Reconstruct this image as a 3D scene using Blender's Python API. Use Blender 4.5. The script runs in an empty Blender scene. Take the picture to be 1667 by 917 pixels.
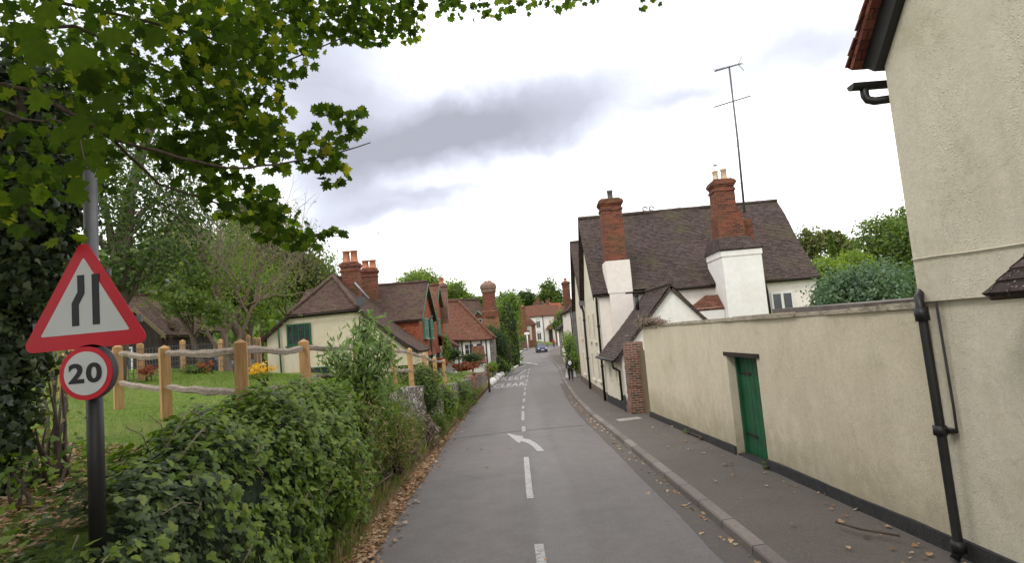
import bpy, math, random
import numpy as np
from mathutils import Vector, Matrix, noise
random.seed(7); RNG = np.random.default_rng(11)
SC = bpy.context.scene; COL = SC.collection
R = math.radians; PI = math.pi
# ------------------------------------------------------------------ camera
F_PX = 950.0; CX, CY = 833.5, 458.5
CAM = Vector((0, 0, 2.5))
CM = Matrix.Rotation(PI/2 + R(5.3), 3, 'X') @ Matrix.Rotation(-R(4.7), 3, 'Z')
cd = bpy.data.cameras.new('camera'); cam = bpy.data.objects.new('camera', cd); COL.objects.link(cam)
cd.sensor_width = 36; cd.lens = 36*F_PX/1667; cd.clip_end = 3000; cd.clip_start = .05
cam.matrix_world = Matrix.Translation(CAM) @ CM.to_4x4()
SC.camera = cam
ZR = [(-60, .9), (0, .05), (6, 0), (17, -.3), (28, -.67), (45, -1.1), (59, -1.15), (83, -1.0), (100, -.7), (125, -.4), (200, .6), (400, 3)]
def lerp_tab(t, y):
    if y <= t[0][0]: return t[0][1]
    for (a, b), (c, d) in zip(t, t[1:]):
        if y <= c:
            k = (y-a)/(c-a); return b+(d-b)*k
    return t[-1][1]
def zr(y): # smoothed road height
    return sum(lerp_tab(ZR, y+o) for o in (-3, -1.5, 0, 1.5, 3))/5
def ray(px, py): return CM @ Vector(((px-CX)/F_PX, -(py-CY)/F_PX, -1))
def U(px, py, d):
    r = ray(px, py); return CAM + r*(d/r.y)
# ------------------------------------------------------------------ object helpers
ORG = {}
def tag(o, label=None, cat=None, group=None, kind=None):
    if label: o['label'] = label
    if cat: o['category'] = cat
    if group: o['group'] = group
    if kind: o['kind'] = kind
    return o
def thing(name, label, cat, base, group=None):
    o = bpy.data.objects.new(name, None); COL.objects.link(o)
    o.empty_display_size = .2
    o.location = Vector(base); ORG[o.name] = Vector(base)
    return tag(o, label, cat, group)
def link_mesh(name, me, parent=None, origin=None):
    o = bpy.data.objects.new(name, me); COL.objects.link(o)
    if parent is not None:
        o.parent = parent
        ORG[o.name] = ORG[parent.name].copy()
    else:
        o.location = origin if origin is not None else (0, 0, 0)
        ORG[o.name] = Vector(o.location)
    return o
class MB:
    def __init__(s): s.v = []; s.f = []; s.uv = []; s.sm = []; s.mi = []
    def face(s, pts, uv=None, smooth=False, m=0):
        i = len(s.v); pts = [Vector(p) for p in pts]; s.v += pts
        s.f.append(tuple(range(i, i+len(pts)))); s.sm.append(smooth); s.mi.append(m)
        s.uv.append(uv if uv else s.auto(pts))
    def auto(s, pts):
        n = Vector((0, 0, 0))
        for a, b in zip(pts, pts[1:]+pts[:1]): n += (a-pts[0]).cross(b-pts[0])
        if n.length < 1e-12: return [(p.x, p.y) for p in pts]
        n.normalize()
        if abs(n.z) > .95: return [(p.x, p.y) for p in pts]
        u = Vector((0, 0, 1)).cross(n).normalized(); v = n.cross(u)
        return [(p.dot(u), p.dot(v)) for p in pts]
    def idx(s, verts, faces, smooth=True, m=0):
        i = len(s.v); vs = [Vector(p) for p in verts]; s.v += vs
        for f in faces:
            s.f.append(tuple(a+i for a in f)); s.sm.append(smooth); s.mi.append(m)
            s.uv.append(s.auto([vs[a] for a in f]))
    def box(s, x0, x1, y0, y1, z0, z1, m=0):
        s.hexa([(x0, y0, z0), (x1, y0, z0), (x1, y1, z0), (x0, y1, z0), (x0, y0, z1), (x1, y0, z1), (x1, y1, z1), (x0, y1, z1)], m)
    def hexa(s, p, m=0):
        for q in ((0, 3, 2, 1), (4, 5, 6, 7), (0, 1, 5, 4), (1, 2, 6, 5), (2, 3, 7, 6), (3, 0, 4, 7)):
            s.face([p[i] for i in q], m=m)
    def prism(s, poly, ext, m=0):
        ext = Vector(ext); a = [Vector(p) for p in poly]; b = [p+ext for p in a]
        s.face(a, m=m); s.face(b[::-1], m=m)
        for i in range(len(a)):
            j = (i+1) % len(a); s.face([a[i], b[i], b[j], a[j]], m=m)
    def tube(s, pts, r, n=8, caps=True, m=0):
        pts = [Vector(p) for p in pts]
        rs = r if isinstance(r, (list, tuple)) else [r]*len(pts)
        V = []; prev = None
        for k, p in enumerate(pts):
            t = (pts[min(k+1, len(pts)-1)]-pts[max(k-1, 0)])
            t = t.normalized() if t.length > 1e-9 else Vector((0, 0, 1))
            if prev is None: a = t.orthogonal().normalized()
            else:
                a = prev - t*prev.dot(t)
                a = a.normalized() if a.length > 1e-6 else t.orthogonal().normalized()
            prev = a; b = t.cross(a)
            for i in range(n):
                w = 2*PI*i/n; V.append(p+(a*math.cos(w)+b*math.sin(w))*rs[k])
        Fc = []
        for k in range(len(pts)-1):
            for i in range(n):
                j = (i+1) % n; Fc.append((k*n+i, k*n+j, (k+1)*n+j, (k+1)*n+i))
        if caps: Fc.append(tuple(range(n))[::-1]); Fc.append(tuple((len(pts)-1)*n+i for i in range(n)))
        s.idx(V, Fc, True, m)
    def lathe(s, base, prof, n=12, m=0, ax=None):
        base = Vector(base); V = []
        for (r, z) in prof:
            for i in range(n): V.append(base+Vector((r*math.cos(2*PI*i/n+PI/n), r*math.sin(2*PI*i/n+PI/n), z)))
        Fc = [(k*n+i, k*n+(i+1) % n, (k+1)*n+(i+1) % n, (k+1)*n+i) for k in range(len(prof)-1) for i in range(n)]
        Fc.append(tuple((len(prof)-1)*n+i for i in range(n)))
        s.idx(V, Fc, n > 10, m)
    def ell(s, c, r, n=10, k=6, m=0, amp=0, seed=0):
        c = Vector(c); V = [c+Vector((0, 0, -r[2]))]
        for a in range(1, k):
            for b in range(n):
                th = -PI/2+PI*a/k; ph = 2*PI*b/n
                d = Vector((math.cos(th)*math.cos(ph), math.cos(th)*math.sin(ph), math.sin(th)))
                q = 1+amp*noise.noise(d*1.7+Vector((seed*3.1, seed, 0)))
                V.append(c+Vector((d.x*r[0], d.y*r[1], d.z*r[2]))*q)
        V.append(c+Vector((0, 0, r[2])))
        Fc = [(0, 1+(b+1) % n, 1+b) for b in range(n)]
        for a in range(k-2):
            for b in range(n):
                i = 1+a*n; Fc.append((i+b, i+(b+1) % n, i+n+(b+1) % n, i+n+b))
        i = 1+(k-2)*n; Fc += [(i+b, i+(b+1) % n, len(V)-1) for b in range(n)]
        s.idx(V, Fc, True, m)
    def build(s, name, mats, parent=None, origin=None):
        o0 = ORG[parent.name] if parent is not None else Vector(origin) if origin is not None else Vector((0, 0, 0))
        me = bpy.data.meshes.new(name)
        me.from_pydata([tuple(p-o0) for p in s.v], [], s.f)
        uvl = me.uv_layers.new(name='UVMap')
        flat = [c for f in s.uv for p in f for c in p]
        uvl.data.foreach_set('uv', flat)
        me.polygons.foreach_set('use_smooth', s.sm)
        mats = mats if isinstance(mats, (list, tuple)) else [mats]
        for m in mats: me.materials.append(m)
        if len(mats) > 1: me.polygons.foreach_set('material_index', s.mi)
        me.update()
        return link_mesh(name, me, parent, o0)
class Frame:  # a wall plane: s along, z up, o out
    def __init__(f, p, d, n=None):
        f.p = Vector((p[0], p[1], 0)); f.d = Vector((d[0], d[1], 0)).normalized()
        f.n = Vector((n[0], n[1], 0)).normalized() if n else Vector((f.d.y, -f.d.x, 0))
    def pt(f, s, z, o=0): q = f.p+f.d*s+f.n*o; return Vector((q.x, q.y, z))
    def box(f, mb, s0, s1, z0, z1, o0, o1, m=0):
        mb.hexa([f.pt(s0, z0, o1), f.pt(s1, z0, o1), f.pt(s1, z0, o0), f.pt(s0, z0, o0), f.pt(s0, z1, o1), f.pt(s1, z1, o1), f.pt(s1, z1, o0), f.pt(s0, z1, o0)], m)
# ------------------------------------------------------------------ materials
def nt(m):
    m.use_nodes = True; t = m.node_tree; t.nodes.clear(); return t
class NB:
    def __init__(s, name):
        s.m = bpy.data.materials.new(name); s.t = nt(s.m)
        s.out = s.t.nodes.new('ShaderNodeOutputMaterial')
        s.tc = s.t.nodes.new('ShaderNodeTexCoord')
    def n(s, typ, **kw):
        nd = s.t.nodes.new(typ)
        for k, v in kw.items():
            if k.startswith('i_'): 
                key = k[2:]; key = int(key) if key.isdigit() else key.replace('_', ' ')
                s.set(nd.inputs[key], v)
            else: setattr(nd, k, v)
        return nd
    def set(s, inp, v):
        if isinstance(v, bpy.types.NodeSocket): s.t.links.new(v, inp)
        else:
            if inp.type == 'RGBA' and len(v) == 3: v = (*v, 1)
            inp.default_value = v
    def noise(s, vec, scale, detail=4, rough=.55, out='Fac'):
        return s.n('ShaderNodeTexNoise', i_Vector=vec, i_Scale=scale, i_Detail=detail, i_Roughness=rough).outputs[out]
    def ramp(s, fac, stops, interp='LINEAR'):
        r = s.n('ShaderNodeValToRGB'); s.set(r.inputs[0], fac); cr = r.color_ramp; cr.interpolation = interp
        while len(cr.elements) < len(stops): cr.elements.new(.5)
        for e, (p, c) in zip(cr.elements, stops):
            e.position = p; e.color = (*c, 1) if hasattr(c, '__len__') else (c, c, c, 1)
        return r.outputs[0]
    def mix(s, fac, a, b, mode='MIX'):
        x = s.n('ShaderNodeMix', data_type='RGBA', blend_type=mode)
        s.set(x.inputs[0], fac); s.set(x.inputs[6], a); s.set(x.inputs[7], b); return x.outputs[2]
    def math(s, op, a, b=0.0, c=0.0):
        x = s.n('ShaderNodeMath', operation=op); s.set(x.inputs[0], a); s.set(x.inputs[1], b); s.set(x.inputs[2], c); return x.outputs[0]
    def bump(s, h, strength=.5, dist=.02, normal=None):
        b = s.n('ShaderNodeBump', i_Strength=strength, i_Distance=dist, i_Height=h)
        if normal is not None: s.set(b.inputs['Normal'], normal)
        return b.outputs[0]
    def done(s, col, rough=.85, normal=None, metal=0, spec=.3, **kw):
        p = s.n('ShaderNodeBsdfPrincipled'); s.set(p.inputs['Base Color'], col); s.set(p.inputs['Roughness'], rough)
        p.inputs['Metallic'].default_value = metal; p.inputs['Specular IOR Level'].default_value = spec
        for k, v in kw.items(): s.set(p.inputs[k.replace('_', ' ')], v)
        if normal is not None: s.set(p.inputs['Normal'], normal)
        s.t.links.new(p.outputs[0], s.out.inputs[0]); return s.m
def sc3(c, k): return tuple(x*k for x in c)
def plain(name, c, rough=.6, var=.15, scale=6, bump=.15, bscale=60, metal=0, spec=.4, coord='Object', dist=.005):
    b = NB(name); v = b.tc.outputs[coord]
    n1 = b.noise(v, scale, 5, .6)
    col = b.ramp(n1, [(.3, sc3(c, 1-var)), (.7, sc3(c, 1+var))])
    h = b.noise(v, bscale, 3)
    return b.done(col, rough, b.bump(h, bump, dist), metal, spec)
def render_mat(name, c, stain, bump=.6, bs=26, dist=.02, low=None, patch=None):
    """painted rough-cast / render: fine pebbles, blotches, vertical streaks"""
    b = NB(name); v = b.tc.outputs['Object']
    big = b.noise(v, .9, 6, .65); mid = b.noise(v, 5, 5, .6)
    mp = b.n('ShaderNodeMapping'); b.set(mp.inputs['Vector'], v); mp.inputs['Scale'].default_value = (3, 3, .35)
    streak = b.noise(mp.outputs[0], 1.6, 6, .7)
    col = b.ramp(mid, [(.3, sc3(c, .93)), (.7, sc3(c, 1.05))])
    col = b.mix(b.ramp(big, [(.45, 0), (.75, .5)]), col, stain)
    col = b.mix(b.ramp(streak, [(.52, 0), (.75, .5)]), col, stain)
    if bump > .4:
        wv = b.n('ShaderNodeVectorMath', operation='MULTIPLY_ADD', i_0=b.n('ShaderNodeTexNoise', i_Vector=v, i_Scale=2.5, i_Detail=5).outputs['Color'], i_1=(.5, .5, .5), i_2=v).outputs[0]
        cr_ = b.n('ShaderNodeTexVoronoi', i_Vector=wv, i_Scale=.55, feature='DISTANCE_TO_EDGE').outputs['Distance']
        col = b.mix(b.math('MULTIPLY', b.ramp(cr_, [(.0, .25), (.005, 0)]), b.ramp(big, [(.46, 0), (.54, 1)])), col, sc3(stain, .35))
        alg = b.noise(v, 1.7, 7, .75); col = b.mix(b.ramp(alg, [(.56, 0), (.68, .30)]), col, (.30, .29, .17))
    h = b.noise(v, bs*2.5, 4, .7)
    vv = b.n('ShaderNodeTexVoronoi', i_Vector=v, i_Scale=bs*2.6, i_Randomness=1.0)
    sz = b.n('ShaderNodeSeparateColor', i_0=vv.outputs['Color']).outputs[0]
    peb = b.math('SUBTRACT', b.math('MULTIPLY', b.math('POWER', sz, 1.4), .62), vv.outputs['Distance'])
    peb = b.math('MAXIMUM', peb, 0.0)
    hh = b.math('ADD', b.math('MULTIPLY', h, .7), b.math('MULTIPLY', peb, 1.5))
    col = b.mix(b.ramp(b.noise(v, bs*1.1, 5, .8), [(.35, .35*min(1, bump*2)), (.55, 0)]), col, sc3(stain, .75))
    if low:
        z = b.n('ShaderNodeSeparateXYZ', i_0=v).outputs[2]
        zz = b.math('ADD', z, b.math('MULTIPLY', mid, low[1]))
        col = b.mix(b.ramp(b.math('MULTIPLY', b.math('SUBTRACT', zz, low[0]), 1.0), [(0, low[2]), (low[1]*1.2, 0)]), col, low[3])
    return b.done(col, .92, b.bump(hh, bump, dist), spec=.15)
def brick_mat(name, c1, c2, mortar, w=.225, h=.075, ms=.012, bump=.5, rough=.9, extra=None, lich=.0):
    b = NB(name); v = b.tc.outputs['UV']
    wob = b.n('ShaderNodeMixRGB') if False else None
    nz = b.n('ShaderNodeTexNoise', i_Vector=v, i_Scale=3.0, i_Detail=2).outputs['Color']
    vv = b.n('ShaderNodeVectorMath', operation='MULTIPLY_ADD', i_0=nz, i_1=(.03, .03, 0), i_2=v).outputs[0]
    bt = b.n('ShaderNodeTexBrick', i_Vector=vv, i_Color1=(0, 0, 0), i_Color2=(1, 1, 1), i_Mortar=(.5, .5, .5), i_Scale=1.0, i_Mortar_Size=ms,
             i_Mortar_Smooth=.2, i_Bias=0.0, i_Brick_Width=w, i_Row_Height=h)
    rnd = b.n('ShaderNodeSeparateColor', i_0=bt.outputs['Color']).outputs[0]
    n2 = b.noise(v, 25, 4); n3 = b.noise(v, 1.3, 5, .65)
    f = b.math('ADD', b.math('MULTIPLY', rnd, .6), b.math('MULTIPLY', n3, .5))
    st = [(.15, c1), (.5, tuple((a+d)/2 for a, d in zip(c1, c2))), (.85, c2)]
    if extra: st.append((.97, extra))
    col = b.ramp(f, st)
    col = b.mix(b.ramp(n2, [(.3, .35), (.6, 0)]), col, sc3(c1, .55))
    col = b.mix(bt.outputs['Fac'], col, mortar)
    if lich:
        n4 = b.noise(v, 7, 6, .75)
        col = b.mix(b.ramp(n4, [(.60, 0), (.72, lich*.35)]), col, (.30, .28, .25))
        n6 = b.noise(v, 38, 2, .5); col = b.mix(b.ramp(n6, [(.64, 0), (.70, lich)]), col, (.50, .47, .44))
        n5 = b.noise(v, .8, 4, .6)
        col = b.mix(b.ramp(n5, [(.5, 0), (.7, .55)]), col, (.09, .085, .035))
    h_ = b.math('ADD', b.math('MULTIPLY', bt.outputs['Fac'], -.8), b.math('MULTIPLY', n2, .5))
    h_ = b.math('ADD', h_, b.math('MULTIPLY', rnd, .5))
    return b.done(col, rough, b.bump(h_, bump, .012), spec=.2)
def leaf_mat(name, stops, trans=.35, rough=.5, spec=.35):
    b = NB(name)
    g = b.n('ShaderNodeNewGeometry')
    rnd = g.outputs['Random Per Island']
    v = b.tc.outputs['Object']
    big = b.noise(v, 1.1, 4, .6)
    r2 = b.math('ADD', b.math('MULTIPLY', rnd, .72), b.math('MULTIPLY', big, .28))
    col = b.ramp(r2, stops)
    vein = b.noise(v, 35, 2)
    col = b.mix(.35, col, b.ramp(vein, [(.3, (.45, .45, .4)), (.7, (1.2, 1.2, 1.1))]), 'MULTIPLY')
    p = b.n('ShaderNodeBsdfPrincipled', i_Base_Color=col, i_Roughness=rough)
    p.inputs['Specular IOR Level'].default_value = spec
    tcol = b.mix(1.0, col, (1.5, 1.7, .7), 'MULTIPLY')
    t = b.n('ShaderNodeBsdfTranslucent', i_Color=tcol)
    mx = b.n('ShaderNodeMixShader', i_0=trans); b.t.links.new(p.outputs[0], mx.inputs[1]); b.t.links.new(t.outputs[0], mx.inputs[2])
    b.t.links.new(mx.outputs[0], b.out.inputs[0]); return b.m
def glass_mat(name, c=(.03, .035, .04)):
    b = NB(name); n = b.noise(b.tc.outputs['Object'], 1.5, 2)
    return b.done(b.ramp(n, [(.35, sc3(c, .6)), (.65, sc3(c, 1.6))]), .12, spec=.6)
def wood_mat(name, c1, c2, rough=.8, sc=(14, 14, 1.2)):
    b = NB(name); v = b.tc.outputs['Object']
    mp = b.n('ShaderNodeMapping'); b.set(mp.inputs['Vector'], v); mp.inputs['Scale'].default_value = sc
    n = b.noise(mp.outputs[0], 2.2, 6, .65); n2 = b.noise(v, 2, 3)
    col = b.ramp(n, [(.3, c1), (.7, c2)]); col = b.mix(b.ramp(n2, [(.5, 0), (.75, .35)]), col, sc3(c1, .6))
    return b.done(col, rough, b.bump(n, .35, .01), spec=.2)
M = {}
M['cream'] = render_mat('cream_roughcast', (.66, .605, .485), (.52, .46, .35), bump=.42, bs=20, dist=.025)
M['cream_wall'] = render_mat('cream_wall_render', (.62, .55, .42), (.48, .41, .29), bump=.5, bs=22, dist=.015, low=(.28, .8, .75, (.27, .235, .15)))
M['cream_house'] = render_mat('cream_smooth_render', (.66, .61, .50), (.50, .45, .34), bump=.15, bs=12, dist=.01)
M['white_house'] = render_mat('off_white_render', (.76, .70, .645), (.64, .58, .51), bump=.15, bs=12, dist=.01)
M['white_paint'] = render_mat('white_paint', (.79, .77, .745), (.66, .62, .57), bump=.1, bs=12, dist=.01)
M['cottage_cream'] = render_mat('cottage_cream', (.62, .55, .42), (.48, .41, .30), bump=.2, bs=10, dist=.01)
M['black'] = plain('black_paint', (.014, .013, .013), .45, .3, bump=.2)
M['tar'] = plain('tar_plinth', (.032, .031, .032), .8, .35, scale=9, bump=.6, bscale=40, dist=.02)
M['roof_brown'] = brick_mat('clay_tiles_brown', (.040, .028, .026), (.115, .080, .073), (.018, .013, .012), .165, .1, .008, .8, lich=.6)
M['roof_rust'] = brick_mat('clay_tiles_rust', (.095, .038, .026), (.225, .095, .06), (.035, .018, .014), .165, .1, .006, .6, lich=.3)
M['roof_cottage'] = brick_mat('clay_tiles_cottage', (.05, .029, .024), (.135, .082, .066), (.025, .016, .013), .165, .1, .006, .6, lich=.35)
M['tile_hung'] = brick_mat('tile_hanging_red', (.20, .05, .024), (.40, .125, .06), (.06, .02, .012), .165, .11, .008, .7)
M['brick_red'] = brick_mat('brick_red', (.055, .021, .016), (.25, .072, .038), (.17, .125, .10), ms=.006, lich=.2)
M['brick_old'] = brick_mat('brick_old', (.05, .026, .022), (.27, .10, .065), (.30, .26, .21), ms=.011, lich=.3)
M['brick_orange'] = brick_mat('brick_orange', (.15, .06, .032), (.34, .15, .075), (.26, .2, .14), ms=.006, lich=.25)
def stone_mat(name):
    b = NB(name); v = b.tc.outputs['Object']
    w = b.n('ShaderNodeVectorMath', operation='MULTIPLY_ADD', i_0=b.n('ShaderNodeTexNoise', i_Vector=v, i_Scale=4.0).outputs['Color'], i_1=(.12, .12, .12), i_2=v).outputs[0]
    w = b.n('ShaderNodeVectorMath', operation='MULTIPLY', i_0=w, i_1=(1, .45, 1)).outputs[0]
    f = b.n('ShaderNodeTexVoronoi', i_Vector=w, i_Scale=9.0); e = b.n('ShaderNodeTexVoronoi', i_Vector=w, i_Scale=9.0, feature='DISTANCE_TO_EDGE').outputs['Distance']
    r = b.n('ShaderNodeSeparateColor', i_0=f.outputs['Color']).outputs[0]; n = b.noise(v, 40, 4)
    c = b.ramp(r, [(.1, (.20, .17, .15)), (.5, (.34, .31, .28)), (.9, (.50, .47, .44))]); c = b.mix(b.ramp(n, [(.4, .4), (.65, 0)]), c, (.10, .085, .07))
    c = b.mix(b.ramp(e, [(.02, 1), (.09, 0)]), c, (.11, .085, .065))
    h = b.math('ADD', b.ramp(e, [(.0, 0), (.2, 1)]), b.math('MULTIPLY', n, .4)); return b.done(c, .9, b.bump(h, 1, .04), spec=.2)
M['flint'] = stone_mat('flint_stone')
M['lead'] = plain('lead_grey', (.30, .30, .32), .5, .2)
M['pot'] = plain('terracotta_pot', (.38, .155, .085), .8, .25)
M['pot_buff'] = plain('buff_pot', (.50, .38, .25), .8, .25)
M['metal_grey'] = plain('galvanised', (.15, .15, .16), .5, .15, metal=.4)
M['metal_dark'] = plain('dark_metal', (.09, .09, .10), .5, .2, metal=.3)
M['green_paint'] = plain('green_paint', (.012, .088, .038), .5, .25, scale=4, bump=.25, bscale=30)
M['green_trim'] = plain('green_trim', (.035, .12, .085), .5, .2)
M['green_pale'] = plain('green_pale', (.10, .24, .17), .5, .2)
M['win_white'] = plain('white_joinery', (.72, .71, .70), .4, .08)
M['glass'] = glass_mat('window_glass'); M['glass_pale'] = glass_mat('curtained_glass', (.20, .20, .19))
M['oak'] = wood_mat('new_oak', (.33, .18, .075), (.53, .33, .16))
M['rail'] = wood_mat('weathered_rail', (.17, .13, .105), (.40, .335, .28), sc=(2, 14, 14))
M['dark_wood'] = wood_mat('dark_wood', (.018, .014, .012), (.06, .045, .038))
M['weatherboard'] = wood_mat('grey_weatherboard', (.08, .075, .075), (.19, .175, .17), sc=(1, 1, 14))
M['gate_wood'] = wood_mat('gate_wood', (.11, .085, .05), (.22, .17, .10))
M['bark'] = wood_mat('bark', (.045, .033, .024), (.14, .105, .08), .95)
M['bark_pale'] = wood_mat('bark_pale', (.13, .085, .065), (.30, .22, .18), .95)
M['twig'] = plain('twig', (.07, .05, .038), .9, .4)
M['twig_pale'] = plain('twig_pale', (.22, .17, .13), .9, .3)
M['sign_red'] = plain('sign_red', (.56, .006, .022), .38, .12, scale=3, bump=.04)
M['sign_white'] = plain('sign_white', (.60, .60, .60), .42, .07, scale=3, bump=.04)
M['sign_black'] = plain('sign_black', (.012, .012, .014), .4, .1)
M['road_paint'] = None
# ------------------------------------------------------------------ world
SC.render.engine = 'CYCLES'
SC.view_settings.view_transform = 'Standard'; SC.view_settings.look = 'None'; SC.view_settings.exposure = .3; SC.view_settings.gamma = 1
W = bpy.data.worlds.new('World'); SC.world = W; W.use_nodes = True; t = W.node_tree; t.nodes.clear()
class WB(NB):
    def __init__(s): s.t = t; s.tc = t.nodes.new('ShaderNodeTexCoord'); s.out = t.nodes.new('ShaderNodeOutputWorld')
b = WB(); g = b.tc.outputs['Generated']
SUN_EL, SUN_AZ = R(46), R(222)      # azimuth measured clockwise from +Y (behind the camera, a little left)
sky = b.n('ShaderNodeTexSky', sky_type='NISHITA', sun_disc=False, sun_elevation=SUN_EL, sun_rotation=SUN_AZ)
bgs = b.n('ShaderNodeBackground', i_0=sky.outputs[0], i_1=.1)
nz = b.n('ShaderNodeTexNoise', i_Vector=g, i_Scale=5.0, i_Detail=5, i_Roughness=.55).outputs['Color']
nz2 = b.n('ShaderNodeVectorMath', operation='SUBTRACT', i_0=nz, i_1=(.5, .5, .5)).outputs[0]
gw = b.n('ShaderNodeVectorMath', operation='MULTIPLY_ADD', i_0=nz2, i_1=(.15, .1, .13), i_2=g).outputs[0]
acc = None
for (px, py, rx, ry, amp, rot) in ((880, 192, 190, 46, .70, -1), (690, 228, 130, 46, .72, 3), (770, 205, 150, 44, .45, 2), (540, 190, 90, 110, .42, 0), (620, 348, 130, 20, .46, 6), (560, 320, 80, 30, .3, 5),
                              (560, 270, 80, 40, .45, 0), (1100, 185, 60, 14, .34, 0), (1310, 85, 110, 26, .26, 0), (1000, 20, 420, 26, .16, 0), (700, 312, 80, 9, .25, 0),
                              (250, 120, 300, 110, .35, 0)):
    c = ray(px, py).normalized()
    e = b.n('ShaderNodeVectorMath', operation='SUBTRACT', i_0=gw, i_1=tuple(c)).outputs[0]
    mp = b.n('ShaderNodeMapping'); b.set(mp.inputs['Vector'], e); mp.vector_type = 'TEXTURE'
    mp.inputs['Rotation'].default_value = (0, -R(rot+4.7), 0)
    k = 1/F_PX*.93
    mp.inputs['Scale'].default_value = (rx*k, .35, ry*k)
    L = b.n('ShaderNodeVectorMath', operation='LENGTH', i_0=mp.outputs[0]).outputs['Value']
    q = b.math('POWER', 2.718, b.math('MULTIPLY', b.math('MULTIPLY', L, L), -1.0))
    q = b.math('MULTIPLY', q, amp)
    acc = q if acc is None else b.math('ADD', acc, q)
wisp = b.n('ShaderNodeMapping'); b.set(wisp.inputs['Vector'], gw); wisp.inputs['Scale'].default_value = (1, 1, 2.6)
wn = b.noise(wisp.outputs[0], 3.2, 6, .6)
acc = b.math('ADD', acc, b.math('MULTIPLY', b.math('SUBTRACT', wn, .52), .6))
white, grey = (1.55, 1.55, 1.62), (.44, .43, .475)
cc = b.ramp(b.math('MULTIPLY', acc, .8), [(.05, (1, 1, 1)), (.15, (.56, .575, .62)), (.30, (.44, .46, .53)), (.50, (.34, .35, .41)), (.88, (.255, .26, .305))])
bgc = b.n('ShaderNodeBackground', i_0=cc, i_1=1.55)
mx = b.n('ShaderNodeMixShader', i_0=.97); t.links.new(bgs.outputs[0], mx.inputs[1]); t.links.new(bgc.outputs[0], mx.inputs[2])
t.links.new(mx.outputs[0], b.out.inputs[0])
sd = bpy.data.lights.new('sun', 'SUN'); sd.energy = 1.05; sd.angle = R(14); sd.color = (1, .95, .88)
so = bpy.data.objects.new('sun', sd); COL.objects.link(so)
sv = Vector((math.sin(SUN_AZ)*math.cos(SUN_EL), math.cos(SUN_AZ)*math.cos(SUN_EL), math.sin(SUN_EL)))
so.rotation_euler = sv.to_track_quat('Z', 'Y').to_euler()
# ------------------------------------------------------------------ ground, road, pavement
LE = [(-40, -1.9), (7, -1.97), (19, -2.25), (30, -2.35), (44, -2.3), (53, -1.9), (60, -1.2), (72, .3), (90, .2), (109, .5), (122, 1.9), (129, 4.4), (134, 9), (138, 30)]
RE = [(-40, 2.35), (8, 2.3), (20, 2.24), (27.5, 2.44), (43, 3.1), (59, 3.95), (72, 4.12), (86, 4.4), (100, 5.3), (109, 6.4), (116, 9), (121, 14), (124, 31)]
def Le(y): return lerp_tab(LE, y)
def Re(y): return lerp_tab(RE, y)
GE = [(-40, 1.3), (2, 1.4), (5, 1.5), (8, 1.6), (13, 1.45), (16, 1.3), (18, 1.12), (20.5, .92), (23, .75), (30, .4), (38, .1), (50, -.5), (60, -.95), (72, -1.0), (100, -.6), (130, -.2), (200, 1.5), (300, 9), (600, 22)]
XW = [(-40, -2.5), (5, -2.62), (9, -2.66), (14, -2.62), (20, -2.6), (30, -2.62), (40, -2.52), (46, -2.45)]
def xw(y): return lerp_tab(XW, y) if y < 46 else Le(y)-.3
def gz(x, y):
    z0 = zr(y)
    if x < 0:
        w = xw(y)
        if x > w+.12: 
            e = Le(y)
            k = max(0, min(1, (e-x)/.9)) if y < 11 else 0
            return z0-.08+.10*k+ (.05 if x < e else 0)
        e = lerp_tab(GE, y); d = w-x
        sl = .07 if y < 9 else .07+.08*min(1, (y-9)/6)
        v = e+sl*min(d, 7)+.02*max(0, min(d-7, 30))
        if d > 30: v += (d-30)*.16*min(1, max(0, (y-20)/60))
        return v+.03*noise.noise(Vector((x*.7, y*.7, 0)))
    z = z0-(.08 if y < 112 or y > 144 else .3)
    if x > 5 and y < 60: z += min(.4, (x-5)*.05)
    if x > 40: z += (x-40)*.10
    if y > 150: z += (y-150)*.03
    return z
b = NB('grass_ground'); v = b.tc.outputs['Object']
n1 = b.noise(v, .6, 5, .6); n2 = b.noise(v, 9, 5, .7); n3 = b.noise(v, 60, 3)
c = b.ramp(n2, [(.3, (.075, .12, .022)), (.55, (.13, .195, .036)), (.75, (.19, .23, .06))])
c = b.mix(b.ramp(n1, [(.45, 0), (.7, .7)]), c, (.19, .185, .07))
M['ground'] = b.done(c, .95, b.bump(n3, .8, .03), spec=.1)
b = NB('verge_soil'); v = b.tc.outputs['Object']
n2 = b.noise(v, 12, 6, .7); n3 = b.noise(v, 70, 4, .7)
c = b.ramp(n3, [(.3, (.07, .045, .03)), (.5, (.20, .13, .08)), (.7, (.36, .25, .16))])
c = b.mix(b.ramp(n2, [(.5, 0), (.62, .75)]), c, (.07, .085, .03))
M['soil'] = b.done(c, .95, b.bump(n3, 1, .03), spec=.1)
b = NB('asphalt'); v = b.tc.outputs['Object']
fine = b.noise(v, 160, 2, .8); mid = b.noise(v, 14, 5, .7); big = b.noise(v, .35, 5, .6)
mp = b.n('ShaderNodeMapping'); b.set(mp.inputs['Vector'], v); mp.inputs['Scale'].default_value = (1.3, .04, 1)
lane = b.noise(mp.outputs[0], 1.5, 4, .6)
c = b.ramp(fine, [(.3, (.10, .094, .094)), (.7, (.185, .173, .172))])
c = b.mix(b.ramp(lane, [(.35, 0), (.65, .55)]), c, (.172, .153, .147))
c = b.mix(b.ramp(big, [(.5, 0), (.7, .3)]), c, (.105, .102, .105))
c = b.mix(b.ramp(mid, [(.56, 0), (.72, .4)]), c, (.085, .078, .073))
sx = b.n('ShaderNodeSeparateXYZ', i_0=v).outputs[0]
wob = b.math('ADD', sx, b.math('MULTIPLY', b.noise(v, .5, 3), .5))
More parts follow.
